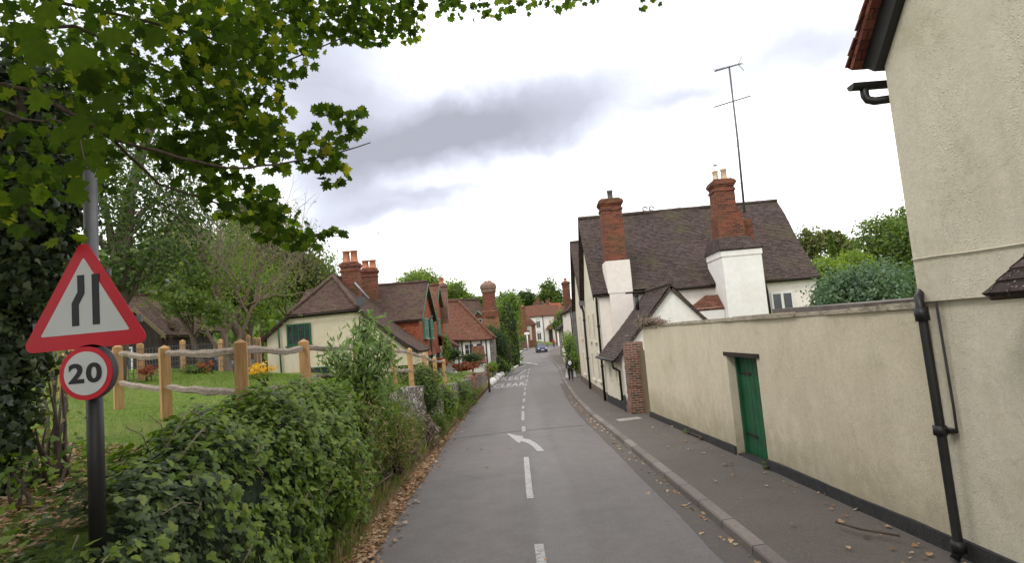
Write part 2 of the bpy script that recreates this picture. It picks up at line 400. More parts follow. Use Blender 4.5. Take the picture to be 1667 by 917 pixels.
c = b.mix(b.ramp(b.math('ABSOLUTE', b.math('SUBTRACT', wob, .62)), [(.0, .38), (.22, .32), (.34, 0)]), c, (.185, .180, .180))
c = b.mix(b.ramp(b.math('ABSOLUTE', b.math('SUBTRACT', wob, -.85)), [(.0, .3), (.35, 0)]), c, (.12, .115, .115))
vc = b.n('ShaderNodeTexVoronoi', i_Vector=v, i_Scale=.45, feature='DISTANCE_TO_EDGE').outputs['Distance']
c = b.mix(b.math('MULTIPLY', b.ramp(vc, [(.0, .5), (.006, 0)]), b.ramp(b.noise(v, .3, 2), [(.5, 0), (.6, 1)])), c, (.06, .055, .05))
sp = b.n('ShaderNodeTexVoronoi', i_Vector=v, i_Scale=55).outputs['Distance']
c = b.mix(b.ramp(sp, [(.08, .5), (.2, 0)]), c, (.26, .245, .235))
agg = b.noise(v, 42, 5, .85); pt = b.noise(v, 2.2, 6, .7)
c = b.mix(1.0, c, b.ramp(agg, [(.32, (.80, .80, .80)), (.68, (1.2, 1.2, 1.19))]), 'MULTIPLY')
c = b.mix(1.0, c, b.ramp(pt, [(.35, (.93, .92, .91)), (.65, (1.07, 1.07, 1.07))]), 'MULTIPLY')
M['asphalt'] = b.done(c, .85, b.bump(b.math('ADD', fine, agg), .35, .005), spec=.25)
b = NB('asphalt_pavement'); v = b.tc.outputs['Object']
fine = b.noise(v, 120, 3, .8); mid = b.noise(v, 5, 6, .75); big = b.noise(v, .8, 5, .6)
c = b.ramp(fine, [(.3, (.080, .070, .064)), (.7, (.155, .138, .128))])
c = b.mix(b.ramp(mid, [(.5, 0), (.7, .5)]), c, (.135, .105, .08))
c = b.mix(b.ramp(big, [(.5, 0), (.7, .45)]), c, (.085, .078, .07))
agg = b.noise(v, 30, 5, .85)
c = b.mix(1.0, c, b.ramp(agg, [(.32, (.78, .77, .76)), (.68, (1.22, 1.21, 1.2))]), 'MULTIPLY')
M['pavement'] = b.done(c, .9, b.bump(fine, .4, .006), spec=.2)
b = NB('gutter'); v = b.tc.outputs['Object']
fine = b.noise(v, 90, 3, .8); mid = b.noise(v, 9, 6, .8)
c = b.ramp(fine, [(.3, (.075, .068, .064)), (.7, (.15, .138, .13))]); c = b.mix(b.ramp(mid, [(.52, 0), (.64, .7)]), c, (.16, .12, .085))
M['gutter'] = b.done(c, .95, b.bump(mid, .8, .012), spec=.1)
M['kerb'] = brick_mat('kerb_stone', (.14, .12, .11), (.235, .205, .185), (.06, .05, .045), .92, 3, .012, .4)
b = NB('road_paint'); v = b.tc.outputs['Object']
w1 = b.noise(v, 22, 6, .8); w2 = b.noise(v, 120, 2)
c = b.ramp(w1, [(.38, (.17, .165, .16)), (.52, (.37, .36, .35)), (.76, (.52, .51, .49))])
M['road_paint'] = b.done(c, .7, b.bump(w2, .2, .003), spec=.3)

b = NB('worn_road_paint'); v = b.tc.outputs['Object']; w1 = b.noise(v, 9, 6, .85)
M['worn_paint'] = b.done(b.ramp(w1, [(.40, (.17, .165, .16)), (.56, (.36, .355, .345)), (.75, (.48, .47, .46))]), .75, spec=.3)
def sheet(name, rows, mat, kind='structure', parent=None, smooth=True):
    mb = MB(); n = len(rows[0]); V = [p for r in rows for p in r]
    Fc = [(j*n+i, j*n+i+1, (j+1)*n+i+1, (j+1)*n+i) for j in range(len(rows)-1) for i in range(n-1)]
    mb.idx(V, Fc, smooth); o = mb.build(name, mat, parent)
    if kind and parent is None: o['kind'] = kind
    return o
ys = [-60, -40, -25, -15, -10] + [-7+.5*i for i in range(0, 110)] + [48+2*i for i in range(0, 50)] + [150, 165, 185, 210, 250, 300, 400, 600]
rows = []
for y in ys:
    w = xw(y)
    xs = [-600, -300, -150, -90, -60, -45, -35, -28, -22, -18, -15] + [w-d for d in (11, 9.5, 8, 7, 6, 5, 4, 3.2, 2.5, 1.9, 1.4, 1.0, .7, .45, .25, .1)]
    xs += [w+.125, w+.3, w+.5, Le(y)-.15 if Le(y)-.15 > w+.55 else w+.56, 0 if y < 110 else 12, 3.5 if y < 110 else 14, 5 if y < 110 else 16, 8 if y < 110 else 18, 13 if y < 110 else 20, 20.5, 30, 40.5, 60, 90, 150, 300, 600]
    xs = sorted(xs)
    rows.append([Vector((x, y, gz(x, y))) for x in xs])
ground = sheet('ground', rows, M['ground'])
ry = [-40, -20, -10] + [-6+.75*i for i in range(0, 90)] + [62+2*i for i in range(0, 24)] + [109+1*i for i in range(0, 15)]
road = sheet('road', [[Vector((Le(y)+(Re(y)-Le(y))*k/6, y, zr(y))) for k in range(7)] for y in ry], M['asphalt'])
# the far bend: the lane leaves to the right
sheet('road', [[Vector((Le(y)+.0, y, zr(y)-.004)), Vector((40, y, zr(y)-.004))] for y in [120+i for i in range(19)]], M['asphalt'])
py_ = [y for y in ry if y < 118]
def Pr(y): return Re(y)+.15+ (2.6 if y < 60 else 2.2)
sheet('pavement', [[Vector((Re(y)+.15+(Pr(y)-Re(y)-.15)*k/4, y, zr(y)+.10+.01*k)) for k in range(5)] for y in py_], M['pavement'])
def strip(name, pts, prof, mat, smooth=False):  # prof = [(dx,dz)...] swept along y points
    mb = MB(); L = 0
    for a, b_ in zip(pts, pts[1:]):
        l = (Vector(b_)-Vector(a)).length
        for (p, q) in zip(prof, prof[1:]):
            A = Vector(a)+Vector((p[0], 0, p[1])); B = Vector(a)+Vector((q[0], 0, q[1])); C_ = Vector(b_)+Vector((q[0], 0, q[1])); D = Vector(b_)+Vector((p[0], 0, p[1]))
            mb.face([A, B, C_, D], uv=[(L, .1), (L, .2), (L+l, .2), (L+l, .1)])
        L += l
    o = mb.build(name, mat); o['kind'] = 'structure'; return o
kp = [(Re(y)+.012*noise.noise(Vector((0, y*1.1, 0))), y, zr(y)) for y in py_]
strip('kerb', kp, [(0, -.02), (0.006, .085), (.02, .104), (.15, .112), (.152, .09)], M['kerb'])
sheet('gutter', [[Vector((Re(y)-w_-.03*noise.noise(Vector((3, y*.8, 0))) if w_ > 0 else Re(y)+.003, y, zr(y)+.004)) for w_ in (.34, .15, 0)] for y in ry if y < 40], M['gutter'])
# left verge of soil and dead leaves up to the foot of the bank
sheet('verge', [[Vector((Le(y)+.06*noise.noise(Vector((9, y*1.7, 0)))+.03, y, zr(y)+.005)), Vector((Le(y)-.25, y, zr(y)+.03)), Vector((xw(y)+.30, y, zr(y)+.10)), Vector((xw(y)+.11, y, zr(y)+.2))] for y in ry if y < 47], M['soil'])
# left kerb along the build-out
kl = [(Le(y)-.15, y, zr(y)) for y in ry if 52 <= y < 122]
strip('kerb', kl, [(0, .09), (.002, .112), (.13, .104), (.147, .085), (.15, -.02)], M['white_paint'])
sheet('pavement', [[Vector((Le(y)-1.8, y, zr(y)+.1)), Vector((Le(y)-.15, y, zr(y)+.1))] for y in ry if 64 <= y < 122], M['pavement'])
sheet('pavement', [[Vector((-4, y, zr(y)-.02)), Vector((32, y, zr(y)-.02))] for y in [118+i for i in range(25)]], M['pavement'])
# road markings
def on_road(x, y, h=.006): return Vector((x, y, zr(y)+h))
def mark(name, poly, h=.006):
    mb = MB(); mb.face([on_road(x, y, h) for x, y in poly]); return mb.build(name, M['road_paint'], road)
def cx_(y): return lerp_tab([(0, .10), (7, .07), (10, .0), (20, -.02), (25, .02), (41, .35), (58, .9), (90, 2.2)], y)
def dash(y0, y1, w=.055):
    mb = MB(); n = max(1, int((y1-y0)/.5))
    for i in range(n):
        a = y0+(y1-y0)*i/n; c_ = y0+(y1-y0)*(i+1)/n
        mb.face([on_road(cx_(a)-w, a), on_road(cx_(a)+w, a), on_road(cx_(c_)+w, c_), on_road(cx_(c_)-w, c_)])
    mb.build('lane_dash', M['road_paint' if y1 < 14 else 'worn_paint'], road)
for a, c_ in ((5.0, 7.35), (9.55, 13.2), (17.4, 18.6), (20.3, 23.6), (24.6, 25.9), (28, 30), (32, 34.5), (36.5, 38.5), (40.5, 43), (45, 47.5), (50, 53), (55, 58), (60, 63)): dash(a, c_)
arrow = [(.42, 13.8), (.26, 13.85), (.17, 14.6), (.05, 15.2), (-.10, 15.55), (-.16, 15.25), (-.31, 16.1), (-.53, 17.4), (-.25, 16.75), (-.04, 16.45), (-.07, 16.1), (.13, 15.7), (.27, 15.05), (.36, 14.4)]
def tri_fan(name, poly):
    from mathutils.geometry import tessellate_polygon
    mb = MB(); P = [on_road(x, y) for x, y in poly]
    for tr in tessellate_polygon([[Vector((x, y, 0)) for x, y in poly]]):
        q = [P[i] for i in tr]
        if (q[1]-q[0]).cross(q[2]-q[0]).z < 0: q.reverse()
        mb.face(q)
    mb.build(name, M['road_paint'], road)
tri_fan('direction_arrow', arrow)
tri_fan('direction_arrow', [(1.9-x*1.6 if False else 1.6+x*1.7, 68+(y-13.75)*2.2) for x, y in arrow])
def text_polys(s, offset=0.0, shear=0):
    cu = bpy.data.curves.new('txt', 'FONT'); cu.body = s; cu.size = 1; cu.offset = offset; cu.resolution_u = 4
    cu.align_x = 'CENTER'; cu.align_y = 'CENTER'; cu.space_character = 1.12
    ob = bpy.data.objects.new('txt', cu); COL.objects.link(ob)
    dg = bpy.context.evaluated_depsgraph_get(); me = bpy.data.meshes.new_from_object(ob.evaluated_get(dg))
    vs = [Vector(v.co) for v in me.vertices]; fs = [tuple(p.vertices) for p in me.polygons]
    bpy.data.objects.remove(ob); bpy.data.curves.remove(cu); bpy.data.meshes.remove(me)
    return vs, fs
def road_text(s, xa, xb, ya, yb, skew=0):
    vs, fs = text_polys(s, .018)
    x0, x1 = min(v.x for v in vs), max(v.x for v in vs); y0, y1 = min(v.y for v in vs), max(v.y for v in vs)
    mb = MB(); V = []
    for v in vs:
        k = (v.x-x0)/(x1-x0); y = ya+(yb-ya)*(v.y-y0)/(y1-y0); V.append(on_road(xa+(xb-xa)*k+.02*(y-ya), y))
    mb.idx(V, fs, False); mb.build('road_lettering', M['road_paint'], road)
road_text('CLEAR', -1.95, .30, 41.0, 44.8)
road_text('KEEP', -1.6, .40, 48.4, 53.2)
mark('road_line', [(-2.1, 39.8), (.2, 39.8), (.2, 40.0), (-2.1, 40.0)])
mark('road_line', [(-1.7, 54.2), (.5, 54.2), (.5, 54.5), (-1.65, 54.5)])
for a, c_ in (((-1.2, 55), (.1, 62)), ((.1, 62), (.75, 61.3)), ((-1.2, 55), (-.1, 54.6)), ((-.1, 54.6), (.75, 61.3)), ((-.9, 60.5), (.9, 70))):
    d = Vector((c_[0]-a[0], c_[1]-a[1])).normalized(); p = Vector((-d.y*.5, d.x))*.14
    if abs(p.x) < .09: p.x = .09
    mark('road_line', [(a[0]-p.x, a[1]-p.y), (a[0]+p.x, a[1]-p.y), (c_[0]+p.x, c_[1]+p.y), (c_[0]-p.x, c_[1]+p.y)], .007)
mb = MB(); pts = [(-2.2, 17.0), (-1.4, 17.25), (-.6, 17.5), (.3, 17.62), (1.2, 17.65), (2.24, 17.6)]
for (x0, y0), (x1, y1) in zip(pts, pts[1:]): mb.face([on_road(x0, y0, .0045), on_road(x1, y1, .0045), on_road(x1, y1+.09, .0045), on_road(x0, y0+.09, .0045)])
mb.build('tar_seam', plain('tar_seam', (.095, .09, .088), .9, .2), road)
# pale repair patch and a manhole in the pavement
def psheet(name, pts, mat, h=.005):
    mb = MB(); mb.face([Vector((x, y, zr(y)+.10+.01*4*(x-Re(y)-.15)/(Pr(y)-Re(y)-.15)+h)) for x, y in pts]); o = mb.build(name, mat); o['kind'] = 'structure'
psheet('pavement_patch', [(2.75, 17.1), (3.45, 17.2), (3.4, 17.75), (2.72, 17.65)], plain('pale_concrete', (.30, .27, .24), .9, .15, bump=.3))
# ------------------------------------------------------------------ building kit
def roof(mb, eL, eR, rR, rL, sag=.03, course=.1, th=.09, nxd=.7, wob=.012):
    eL, eR, rR, rL = map(Vector, (eL, eR, rR, rL))
    n = (eR-eL).cross(((rL+rR)/2)-(eL+eR)/2).normalized()
    if n.z < 0: n = -n
    Ls = max(((rL+rR)/2-(eL+eR)/2).length, .2); ny = max(2, int(Ls/course)); W_ = max((eR-eL).length, (rR-rL).length); nx = max(2, int(W_/nxd))
    u0 = eL; ud = (eR-eL).normalized() if (eR-eL).length > .01 else (rR-rL).normalized(); sd_ = random.random()*50
    def P(i, t, up):
        s = i/nx; a = eL.lerp(eR, s); b_ = rL.lerp(rR, s); p = a.lerp(b_, t)
        q = sag*noise.noise(Vector((s*W_*.35+sd_, t*Ls*.35, 0)))*2 - sag*math.sin(PI*t)*.8
        return p+n*(up+q+wob*noise.noise(Vector((s*W_*2.3, t*ny*1.0, sd_))))
    lift = .012 if course < .15 else .03
    for j in range(ny):
        t0, t1 = j/ny, (j+1)/ny
        lo = [P(i, t0, lift) for i in range(nx+1)]; hi = [P(i, t1, 0) for i in range(nx+1)]; base = [P(i, t0, -.02 if j == 0 else 0) for i in range(nx+1)]
        for i in range(nx):
            uv = lambda p, v_: ((p-u0).dot(ud), v_)
            v0, v1 = j*.1 * (course/.1), (j+1)*.1*(course/.1)
            f = [lo[i], lo[i+1], hi[i+1], hi[i]]
            if rL == rR and j == ny-1: pass
            mb.face(f, uv=[uv(f[0], v0), uv(f[1], v0), uv(f[2], v1), uv(f[3], v1)])
            g_ = [base[i], base[i+1], lo[i+1], lo[i]]
            mb.face(g_, uv=[uv(g_[0], v0), uv(g_[1], v0), uv(g_[2], v0+.01), uv(g_[3], v0+.01)])
    lo_ = [p-n*(.02+sag*.9) for p in ((eL, eR, rR) if (rL-rR).length < .01 else (eL, eR, rR, rL))]
    mb.prism(lo_, -n*th)
def ridge(mb, a, b_, r=.09, seed=0):
    a, b_ = Vector(a), Vector(b_); n = max(2, int((b_-a).length/.4)); d = (b_-a)
    pts = []; rs = []
    for i in range(n):
        for k in (0.02, .97): pts.append(a+d*((i+k)/n)+Vector((0, 0, .02*noise.noise(Vector((i*.5, seed, k)))))); rs.append(r*(1.06 if k > .5 else 1))
    mb.tube(pts, rs, 8)
def window(fr, s, z, w, h, parent, mat='win_white', cols=2, rows=1, glass='glass', fw=.05, out=.04, o0=-.02, sill=True, bar=.02, name='window'):
    mb = MB()
    fr.box(mb, s-w/2, s-w/2+fw, z, z+h, o0, out); fr.box(mb, s+w/2-fw, s+w/2, z, z+h, o0, out)
    fr.box(mb, s-w/2+fw, s+w/2-fw, z, z+fw, o0, out-.002); fr.box(mb, s-w/2+fw, s+w/2-fw, z+h-fw, z+h, o0, out-.002)
    for i in range(1, cols):
        x = s-w/2+w*i/cols; fr.box(mb, x-bar, x+bar, z+fw, z+h-fw, o0, out-.006)
    for j in range(1, rows):
        y = z+h*j/rows; fr.box(mb, s-w/2+fw, s+w/2-fw, y-bar*.6, y+bar*.6, o0, out-.012)
    f = mb.build(name, M[mat], parent)
    g_ = MB(); fr.box(g_, s-w/2+fw*.5, s+w/2-fw*.5, z+fw*.5, z+h-fw*.5, o0+.001, out-.028); g_.build('pane', M[glass], f)
    if sill:
        q = MB(); fr.box(q, s-w/2-.06, s+w/2+.06, z-.06, z-.002, o0, out+.07); q.build('sill', M[mat], f)
    return f
def stack(mb, x, y, w, d, z0, z1, rot=0, taper=0, cap=True):
    """brick stack with corbelled courses"""
    c, s_ = math.cos(rot), math.sin(rot)
    def bx(hw, hd, a, b_):
        P = [Vector((x+c*i*hw-s_*j*hd, y+s_*i*hw+c*j*hd, zz)) for zz in (a, b_) for i, j in ((-1, -1), (1, -1), (1, 1), (-1, 1))]
        mb.hexa(P)
    if cap:
        H = .5; bx(w/2, d/2, z0, z1-H)
        bx(w/2+.035, d/2+.035, z1-H+.001, z1-H+.08); bx(w/2+.0, d/2+.0, z1-H+.081, z1-H+.2)
        bx(w/2+.04, d/2+.04, z1-H+.201, z1-H+.27); bx(w/2+.08, d/2+.08, z1-H+.271, z1-.12); bx(w/2+.045, d/2+.045, z1-.119, z1-.06); bx(w/2-.03, d/2-.03, z1-.059, z1)
    else: bx(w/2, d/2, z0, z1)
def pot(parent, x, y, z, h=.45, r=.12, mat='pot'):
    mb = MB(); mb.lathe((x, y, z-.03), [(r*1.1, 0), (r*1.1, .06), (r*.95, .08), (r*.82, h-.08), (r*1.0, h-.06), (r*1.0, h), (r*.7, h), (r*.68, h-.15)], 14)
    return mb.build('chimney_pot', M[mat], parent)
def aerial(parent, base, top, r=.018, els=((.99, 1.0, 7, .5), (.7, 1.1, 1, .9)), yaw=.5, name='tv_aerial'):
    mb = MB(); base, top = Vector(base), Vector(top); mb.tube([base, base.lerp(top, .5)+Vector((.02, 0, 0)), top], [r, r*.85, r*.7], 6)
    for (k, L, n, w) in els:
        p = base.lerp(top, k); d = Vector((math.cos(yaw), math.sin(yaw), .12)); q = Vector((-d.y, d.x, 0))
        if n == 1: mb.tube([p-d*w*.5*L, p+d*w*.5*L], r*.55, 5); continue
        mb.tube([p-d*L*.4, p+d*L*.6], r*.6, 5)
        for i in range(n):
            c = p+d*L*(-.38+.96*i/(n-1)); l = w*(.5-.25*i/n); mb.tube([c-q*l, c+q*l], r*.4, 4)
    return mb.build(name, M['metal_dark'], parent)
def pipe(parent, pts, r=.04, mat='black', name='drainpipe', collars=()):
    mb = MB(); mb.tube(pts, r, 10)
    for k in collars:
        for a, b_ in zip(pts, pts[1:]):
            a, b_ = Vector(a), Vector(b_)
            if min(a.z, b_.z) <= k <= max(a.z, b_.z) and abs(a.z-b_.z) > .3:
                p = a.lerp(b_, (k-a.z)/(b_.z-a.z)); d = (b_-a).normalized(); mb.tube([p-d*.05, p+d*.05], r*1.35, 10); break
    return mb.build(name, M[mat], parent)
# ------------------------------------------------------------------ garden wall on the right, with its green door
WX = lambda y: 4.09-.0195*y
wd = Vector((-.0195, 1, 0)).normalized()
gw_ = thing('garden_wall', 'long cream rendered garden wall with a black painted plinth beside the pavement', 'wall', (WX(11), 11, zr(11)+.1))
FWy = Frame((WX(0), 0), (-.0195, 1), (-1, -.0195))          # s ~ y
def wall_seg(mb, y0, y1, z0f, z1f, T=.34, dz=.0):
    n = max(1, int((y1-y0)/.35))
    for i in range(n):
        a, b_ = y0+(y1-y0)*i/n, y0+(y1-y0)*(i+1)/n
        za, zb, ta, tb = z0f(a), z0f(b_), z1f(a), z1f(b_)
        wa = .018*noise.noise(Vector((a*.6, 0, 5))); wb = .018*noise.noise(Vector((b_*.6, 0, 5)))
        P = [FWy.pt(a, za, wa), FWy.pt(b_, zb, wb), FWy.pt(b_, zb, -T), FWy.pt(a, za, -T), FWy.pt(a, ta, wa), FWy.pt(b_, tb, wb), FWy.pt(b_, tb, -T), FWy.pt(a, ta, -T)]
        for q in ((0, 4, 5, 1), (4, 7, 6, 5), (2, 6, 7, 3)): mb.face([P[j] for j in q])
        if i == 0: mb.face([P[0], P[3], P[7], P[4]])
        if i == n-1: mb.face([P[1], P[5], P[6], P[2]])
DY0, DY1, DZ = 9.72, 11.0, 1.80
wt = lambda y: 2.44+.012*noise.noise(Vector((y*.9, 7, 0)))
wb_ = lambda y: zr(y)-.3
mb = MB(); wall_seg(mb, 5.68, DY0, wb_, wt); wall_seg(mb, DY1, 17.5, wb_, wt); wall_seg(mb, DY0, DY1, lambda y: DZ+.07, wt); mb.build('wall_face', M['cream_wall'], gw_)
pl = lambda y: zr(y)+.27+.02*noise.noise(Vector((y*2, 3, 0)))
mb = MB()
for a, b_ in ((5.68, DY0-.003), (DY1+.003, 17.5)):
    n = int((b_-a)/.3)
    for i in range(n):
        y0, y1 = a+(b_-a)*i/n, a+(b_-a)*(i+1)/n; k0 = .03+.012*noise.noise(Vector((y0*2, 9, 0))); k1 = .03+.012*noise.noise(Vector((y1*2, 9, 0)))
        mb.face([FWy.pt(y0, zr(y0), k0+.015), FWy.pt(y0, pl(y0), k0), FWy.pt(y1, pl(y1), k1), FWy.pt(y1, zr(y1), k1+.015)])
        mb.face([FWy.pt(y0, pl(y0), k0), FWy.pt(y0, pl(y0)+.01, -.05), FWy.pt(y1, pl(y1)+.01, -.05), FWy.pt(y1, pl(y1), k1)])
mb.build('plinth', M['tar'], gw_)
mb = MB(); y = 5.68; cop = lambda y: (2.475 if y < 14.9 else 2.44)
while y < 17.5:
    y1 = min(17.5, y+random.uniform(.5, 1.1)); o = random.uniform(.02, .05); hh = random.uniform(.05, .075)
    FWy.box(mb, y, y1-.004, cop(y)-.035, cop(y)-.035+hh, -.37, o); y = y1
mb.build('coping', plain('coping', (.36, .31, .24), .95, .35, scale=5, bump=.9, bscale=25, dist=.03), gw_)
mb = MB(); FWy.box(mb, DY0-.12, DY1+.12, DZ, DZ+.075, -.33, .02); mb.build('lintel', M['dark_wood'], gw_)
dr = MB(); FWy.box(dr, DY0+.002, DY1-.002, zr(10.4)+.14, DZ-.002, -.25, -.20)
for i in range(1, 7):
    s_ = DY0+(DY1-DY0)*i/7; FWy.box(dr, s_-.085, s_+.085, zr(10.4)+.17, DZ-.05, -.21, -.195)
door = dr.build('door', M['green_paint'], gw_)
mb = MB(); FWy.box(mb, DY1-.06, DY1-.003, zr(10.4)+.12, DZ-.004, -.20, -.14); FWy.box(mb, DY0+.003, DY0+.06, zr(10.4)+.12, DZ-.004, -.20, -.14); mb.build('door_frame', M['green_paint'], door)
mb = MB(); mb.tube([FWy.pt(DY0+.20, .86, -.19), FWy.pt(DY0+.20, .86, -.14), FWy.pt(DY0+.30, .86, -.14)], .014, 8); mb.build('handle', M['black'], door)
for z_ in (.35, 1.45): mb = MB(); FWy.box(mb, DY0+.75, DY1-.06, z_, z_+.045, -.195, -.182); mb.build('hinge', M['black'], door)
mb = MB(); FWy.box(mb, DY0, DY1, zr(10.4)-.1, zr(10.4)+.135, -.34, -.01); mb.build('threshold', M['tar'], gw_)
# ------------------------------------------------------------------ near house on the right (gable to the road)
HX = WX(6)
nh = thing('rendered_house', 'tall pebble dashed cream house with black bargeboard at the near end of the wall', 'house', (HX+.1, 3, zr(4)+.1))
H1 = 5.72; ze = 5.03; hs = 1.15; hw = 4.6
FH = Frame((WX(0)-.035, 0), (-.0195, 1), (-1, -.0195))
mb = MB()
zb = lambda y: -.4
def gable_face(o, z0):
    L = [FH.pt(H1, z0, o), FH.pt(H1, ze, o), FH.pt(H1-hw, ze+hw*hs, o), FH.pt(H1-2*hw, ze, o), FH.pt(H1-2*hw, z0, o)]; return L
mb.prism(gable_face(0.0, 2.5), FH.n*-7)
mb.build('upper_wall', M['cream'], nh)
mb = MB(); FH.box(mb, H1-2*hw, H1-.015, -.4, 2.497, -6.9, -.045); mb.build('lower_wall', M['cream'], nh)
mb = MB(); FH.box(mb, H1-2*hw, H1-.03, -.4, zr(4)+.27, -.06, -.005); mb.build('plinth', M['tar'], nh)
sl = Vector((0, 1, -hs)).normalized()
ep = H1+.14; zep = ze-.10
rf = MB(); rn = Vector((0, hs, 1)).normalized()
ro = .22
A = FH.pt(ep, zep, ro)+rn*.13; B = FH.pt(ep, zep, -7)+rn*.13; Cc = FH.pt(H1-hw, ze+hw*hs, -7)+rn*.13; D = FH.pt(H1-hw, ze+hw*hs, ro)+rn*.13
roof(rf, A, B, Cc, D, sag=.005, course=.1, th=.05, nxd=.5)
for j in range(58):    # verge tiles, each overlapping the one below
    p = A.lerp(D, j/58.); q = A.lerp(D, min(1, (j+1.5)/58.)); e = FH.n*(.02+.012*math.sin(j*2.3))
    rf.hexa([p+e+rn*.012, p-FH.n*.2+rn*.012, q-FH.n*.2-rn*.012, q+e-rn*.012, p+e+rn*.034, p-FH.n*.2+rn*.034, q-FH.n*.2+rn*.01, q+e+rn*.01])
A2 = FH.pt(H1-2*hw-.3, ze-.3*hs, ro); roof(rf, FH.pt(H1-2*hw-.3, ze-.3*hs, -7), A2, D, Cc, sag=.005, th=.05, nxd=1)
rf.build('roof', brick_mat('verge_tiles', (.09, .026, .018), (.21, .07, .045), (.05, .02, .012), .165, .1, .006, .6, lich=.2), nh)
mb = MB()
a0, a1 = FH.pt(ep-.02, zep+.02, 0), FH.pt(H1-hw, ze+hw*hs, 0)
mb.hexa([a0+FH.n*.09-rn*.12, a0+FH.n*-.02-rn*.12, a1+FH.n*-.02-rn*.12, a1+FH.n*.09-rn*.12, a0+FH.n*.12+rn*.07, a0+rn*.07, a1+rn*.07, a1+FH.n*.12+rn*.07])
mb.build('bargeboard', M['black'], nh)
mb = MB(); gy = ep+.07
pr = [Vector((0, .065*math.cos(w), .065*math.sin(w))) for w in [PI*(1+i/8) for i in range(9)]]
c0, c1 = FH.pt(gy, zep-.11, .24), FH.pt(gy, zep-.07, -6.5)
for p, q in zip(pr, pr[1:]):
    mb.face([c0+p, c0+q, c1+q, c1+p]); mb.face([c0+p*.9, c1+p*.9, c1+q*.9, c0+q*.9])
mb.face([c0+p for p in pr]); 
mb.build('gutter', M['black'], nh)
pipe(nh, [FH.pt(gy, zep-.12, .10), FH.pt(gy, zep-.24, .10), FH.pt(gy-.02, zep-.29, .09), FH.pt(gy-.05, zep-.32, .04), FH.pt(gy-.10, zep-.33, -.04), FH.pt(gy-.12, zep-.33, -.2)], .042)
# black downpipe at the junction of house and wall
px_ = 5.60
mb = MB(); P0 = [FH.pt(px_+.22, 2.56, -.2), FH.pt(px_+.10, 2.60, -.02), FH.pt(px_+.04, 2.55, .06), FH.pt(px_, 2.40, .075), FH.pt(px_-.02, 1.2, .075), FH.pt(px_-.03, .22, .075), FH.pt(px_-.02, .14, .12)]
mb.tube(P0, .041, 12); mb.tube([FH.pt(px_+.01, 2.45, .075), FH.pt(px_, 2.32, .075)], .062, 12); mb.tube([FH.pt(px_-.01, 1.34, .075), FH.pt(px_-.01, 1.25, .075)], .058, 12); mb.tube([FH.pt(px_-.03, .3, .075), FH.pt(px_-.03, .2, .075)], .06, 12)
FH.box(mb, px_-.09, px_+.07, 1.27, 1.31, -.03, .04)
mb.build('drainpipe', M['black'], nh)
mb = MB(); mb.tube([FH.pt(px_-.1, 2.5, .0), FH.pt(px_-.11, 1.5, -.01), FH.pt(px_-.12, 1.28, 0)], .012, 6); mb.build('conduit', M['tar'], nh)
mb = MB(); pts = [FH.pt(H1-.0-i*.35, 2.92-.01*i*(1 if i < 9 else 1)+.004*math.sin(i*2), .012) for i in range(14)]; mb.tube(pts, .007, 5); mb.build('cable', M['cream_house'], nh)
# tiled hood
mb = MB(); FHs = FH
hy0, hy1 = 4.45, 2.8; hz = 2.52
roof(mb, FH.pt(hy0, hz, .42), FH.pt(hy1, hz, .42), FH.pt(hy1-.0, hz+.52, -.02), FH.pt(hy0-.32, hz+.52, -.02), sag=.01, course=.1, th=.05, nxd=.3, wob=.02)
roof(mb, FH.pt(hy0, hz, -.02), FH.pt(hy0, hz, .42), FH.pt(hy0-.32, hz+.52, -.01), FH.pt(hy0-.32, hz+.52, -.02), sag=.0, course=.1, th=.05, nxd=.2, wob=.02)
mb.build('hood_roof', M['roof_brown'], nh)
mb = MB(); FH.box(mb, hy1, hy0-.22, -.3, hz-.05, -.05, .13); mb.build('porch_pier', M['cream'], nh)
# ------------------------------------------------------------------ brick pillar and gate
pil = thing('brick_pillar', 'worn old brick pier between the cream garden wall and the white annexe', 'pillar', (3.6, 18.9, zr(18.9)+.1))
mb = MB(); zt = 1.98
for k in range(28):
    z0 = zr(19)-.1+k*(zt+.5)/28; w_ = .02*noise.noise(Vector((k*.7, 1, 2)))+(.06 if k < 6 else 0)
    mb.box(3.43-w_, 3.95, 18.55-w_, 19.2, z0, z0+(zt+.5)/28+.0 if k < 27 else z0+.06)
mb.build('brickwork', M['brick_old'], pil)
gt = thing('wooden_gate', 'weathered brown boarded gate closing the gap between brick pier and garden wall', 'gate', (3.8, 18, zr(18)+.1))
mb = MB()
FG = Frame((WX(17.5)+.10, 17.52), (-.02, 1), (-1, 0))
for i in range(7): FG.box(mb, i*.147, i*.147+.14, zr(18)+.14, 1.72+.01*(i % 3), 0, .03)
mb.build('boards', M['gate_wood'], gt)
for z_ in (.2, 1.3): mb = MB(); FG.box(mb, 0, 1.02, z_, z_+.1, -.04, -.001); mb.build('rail', M['gate_wood'], gt)
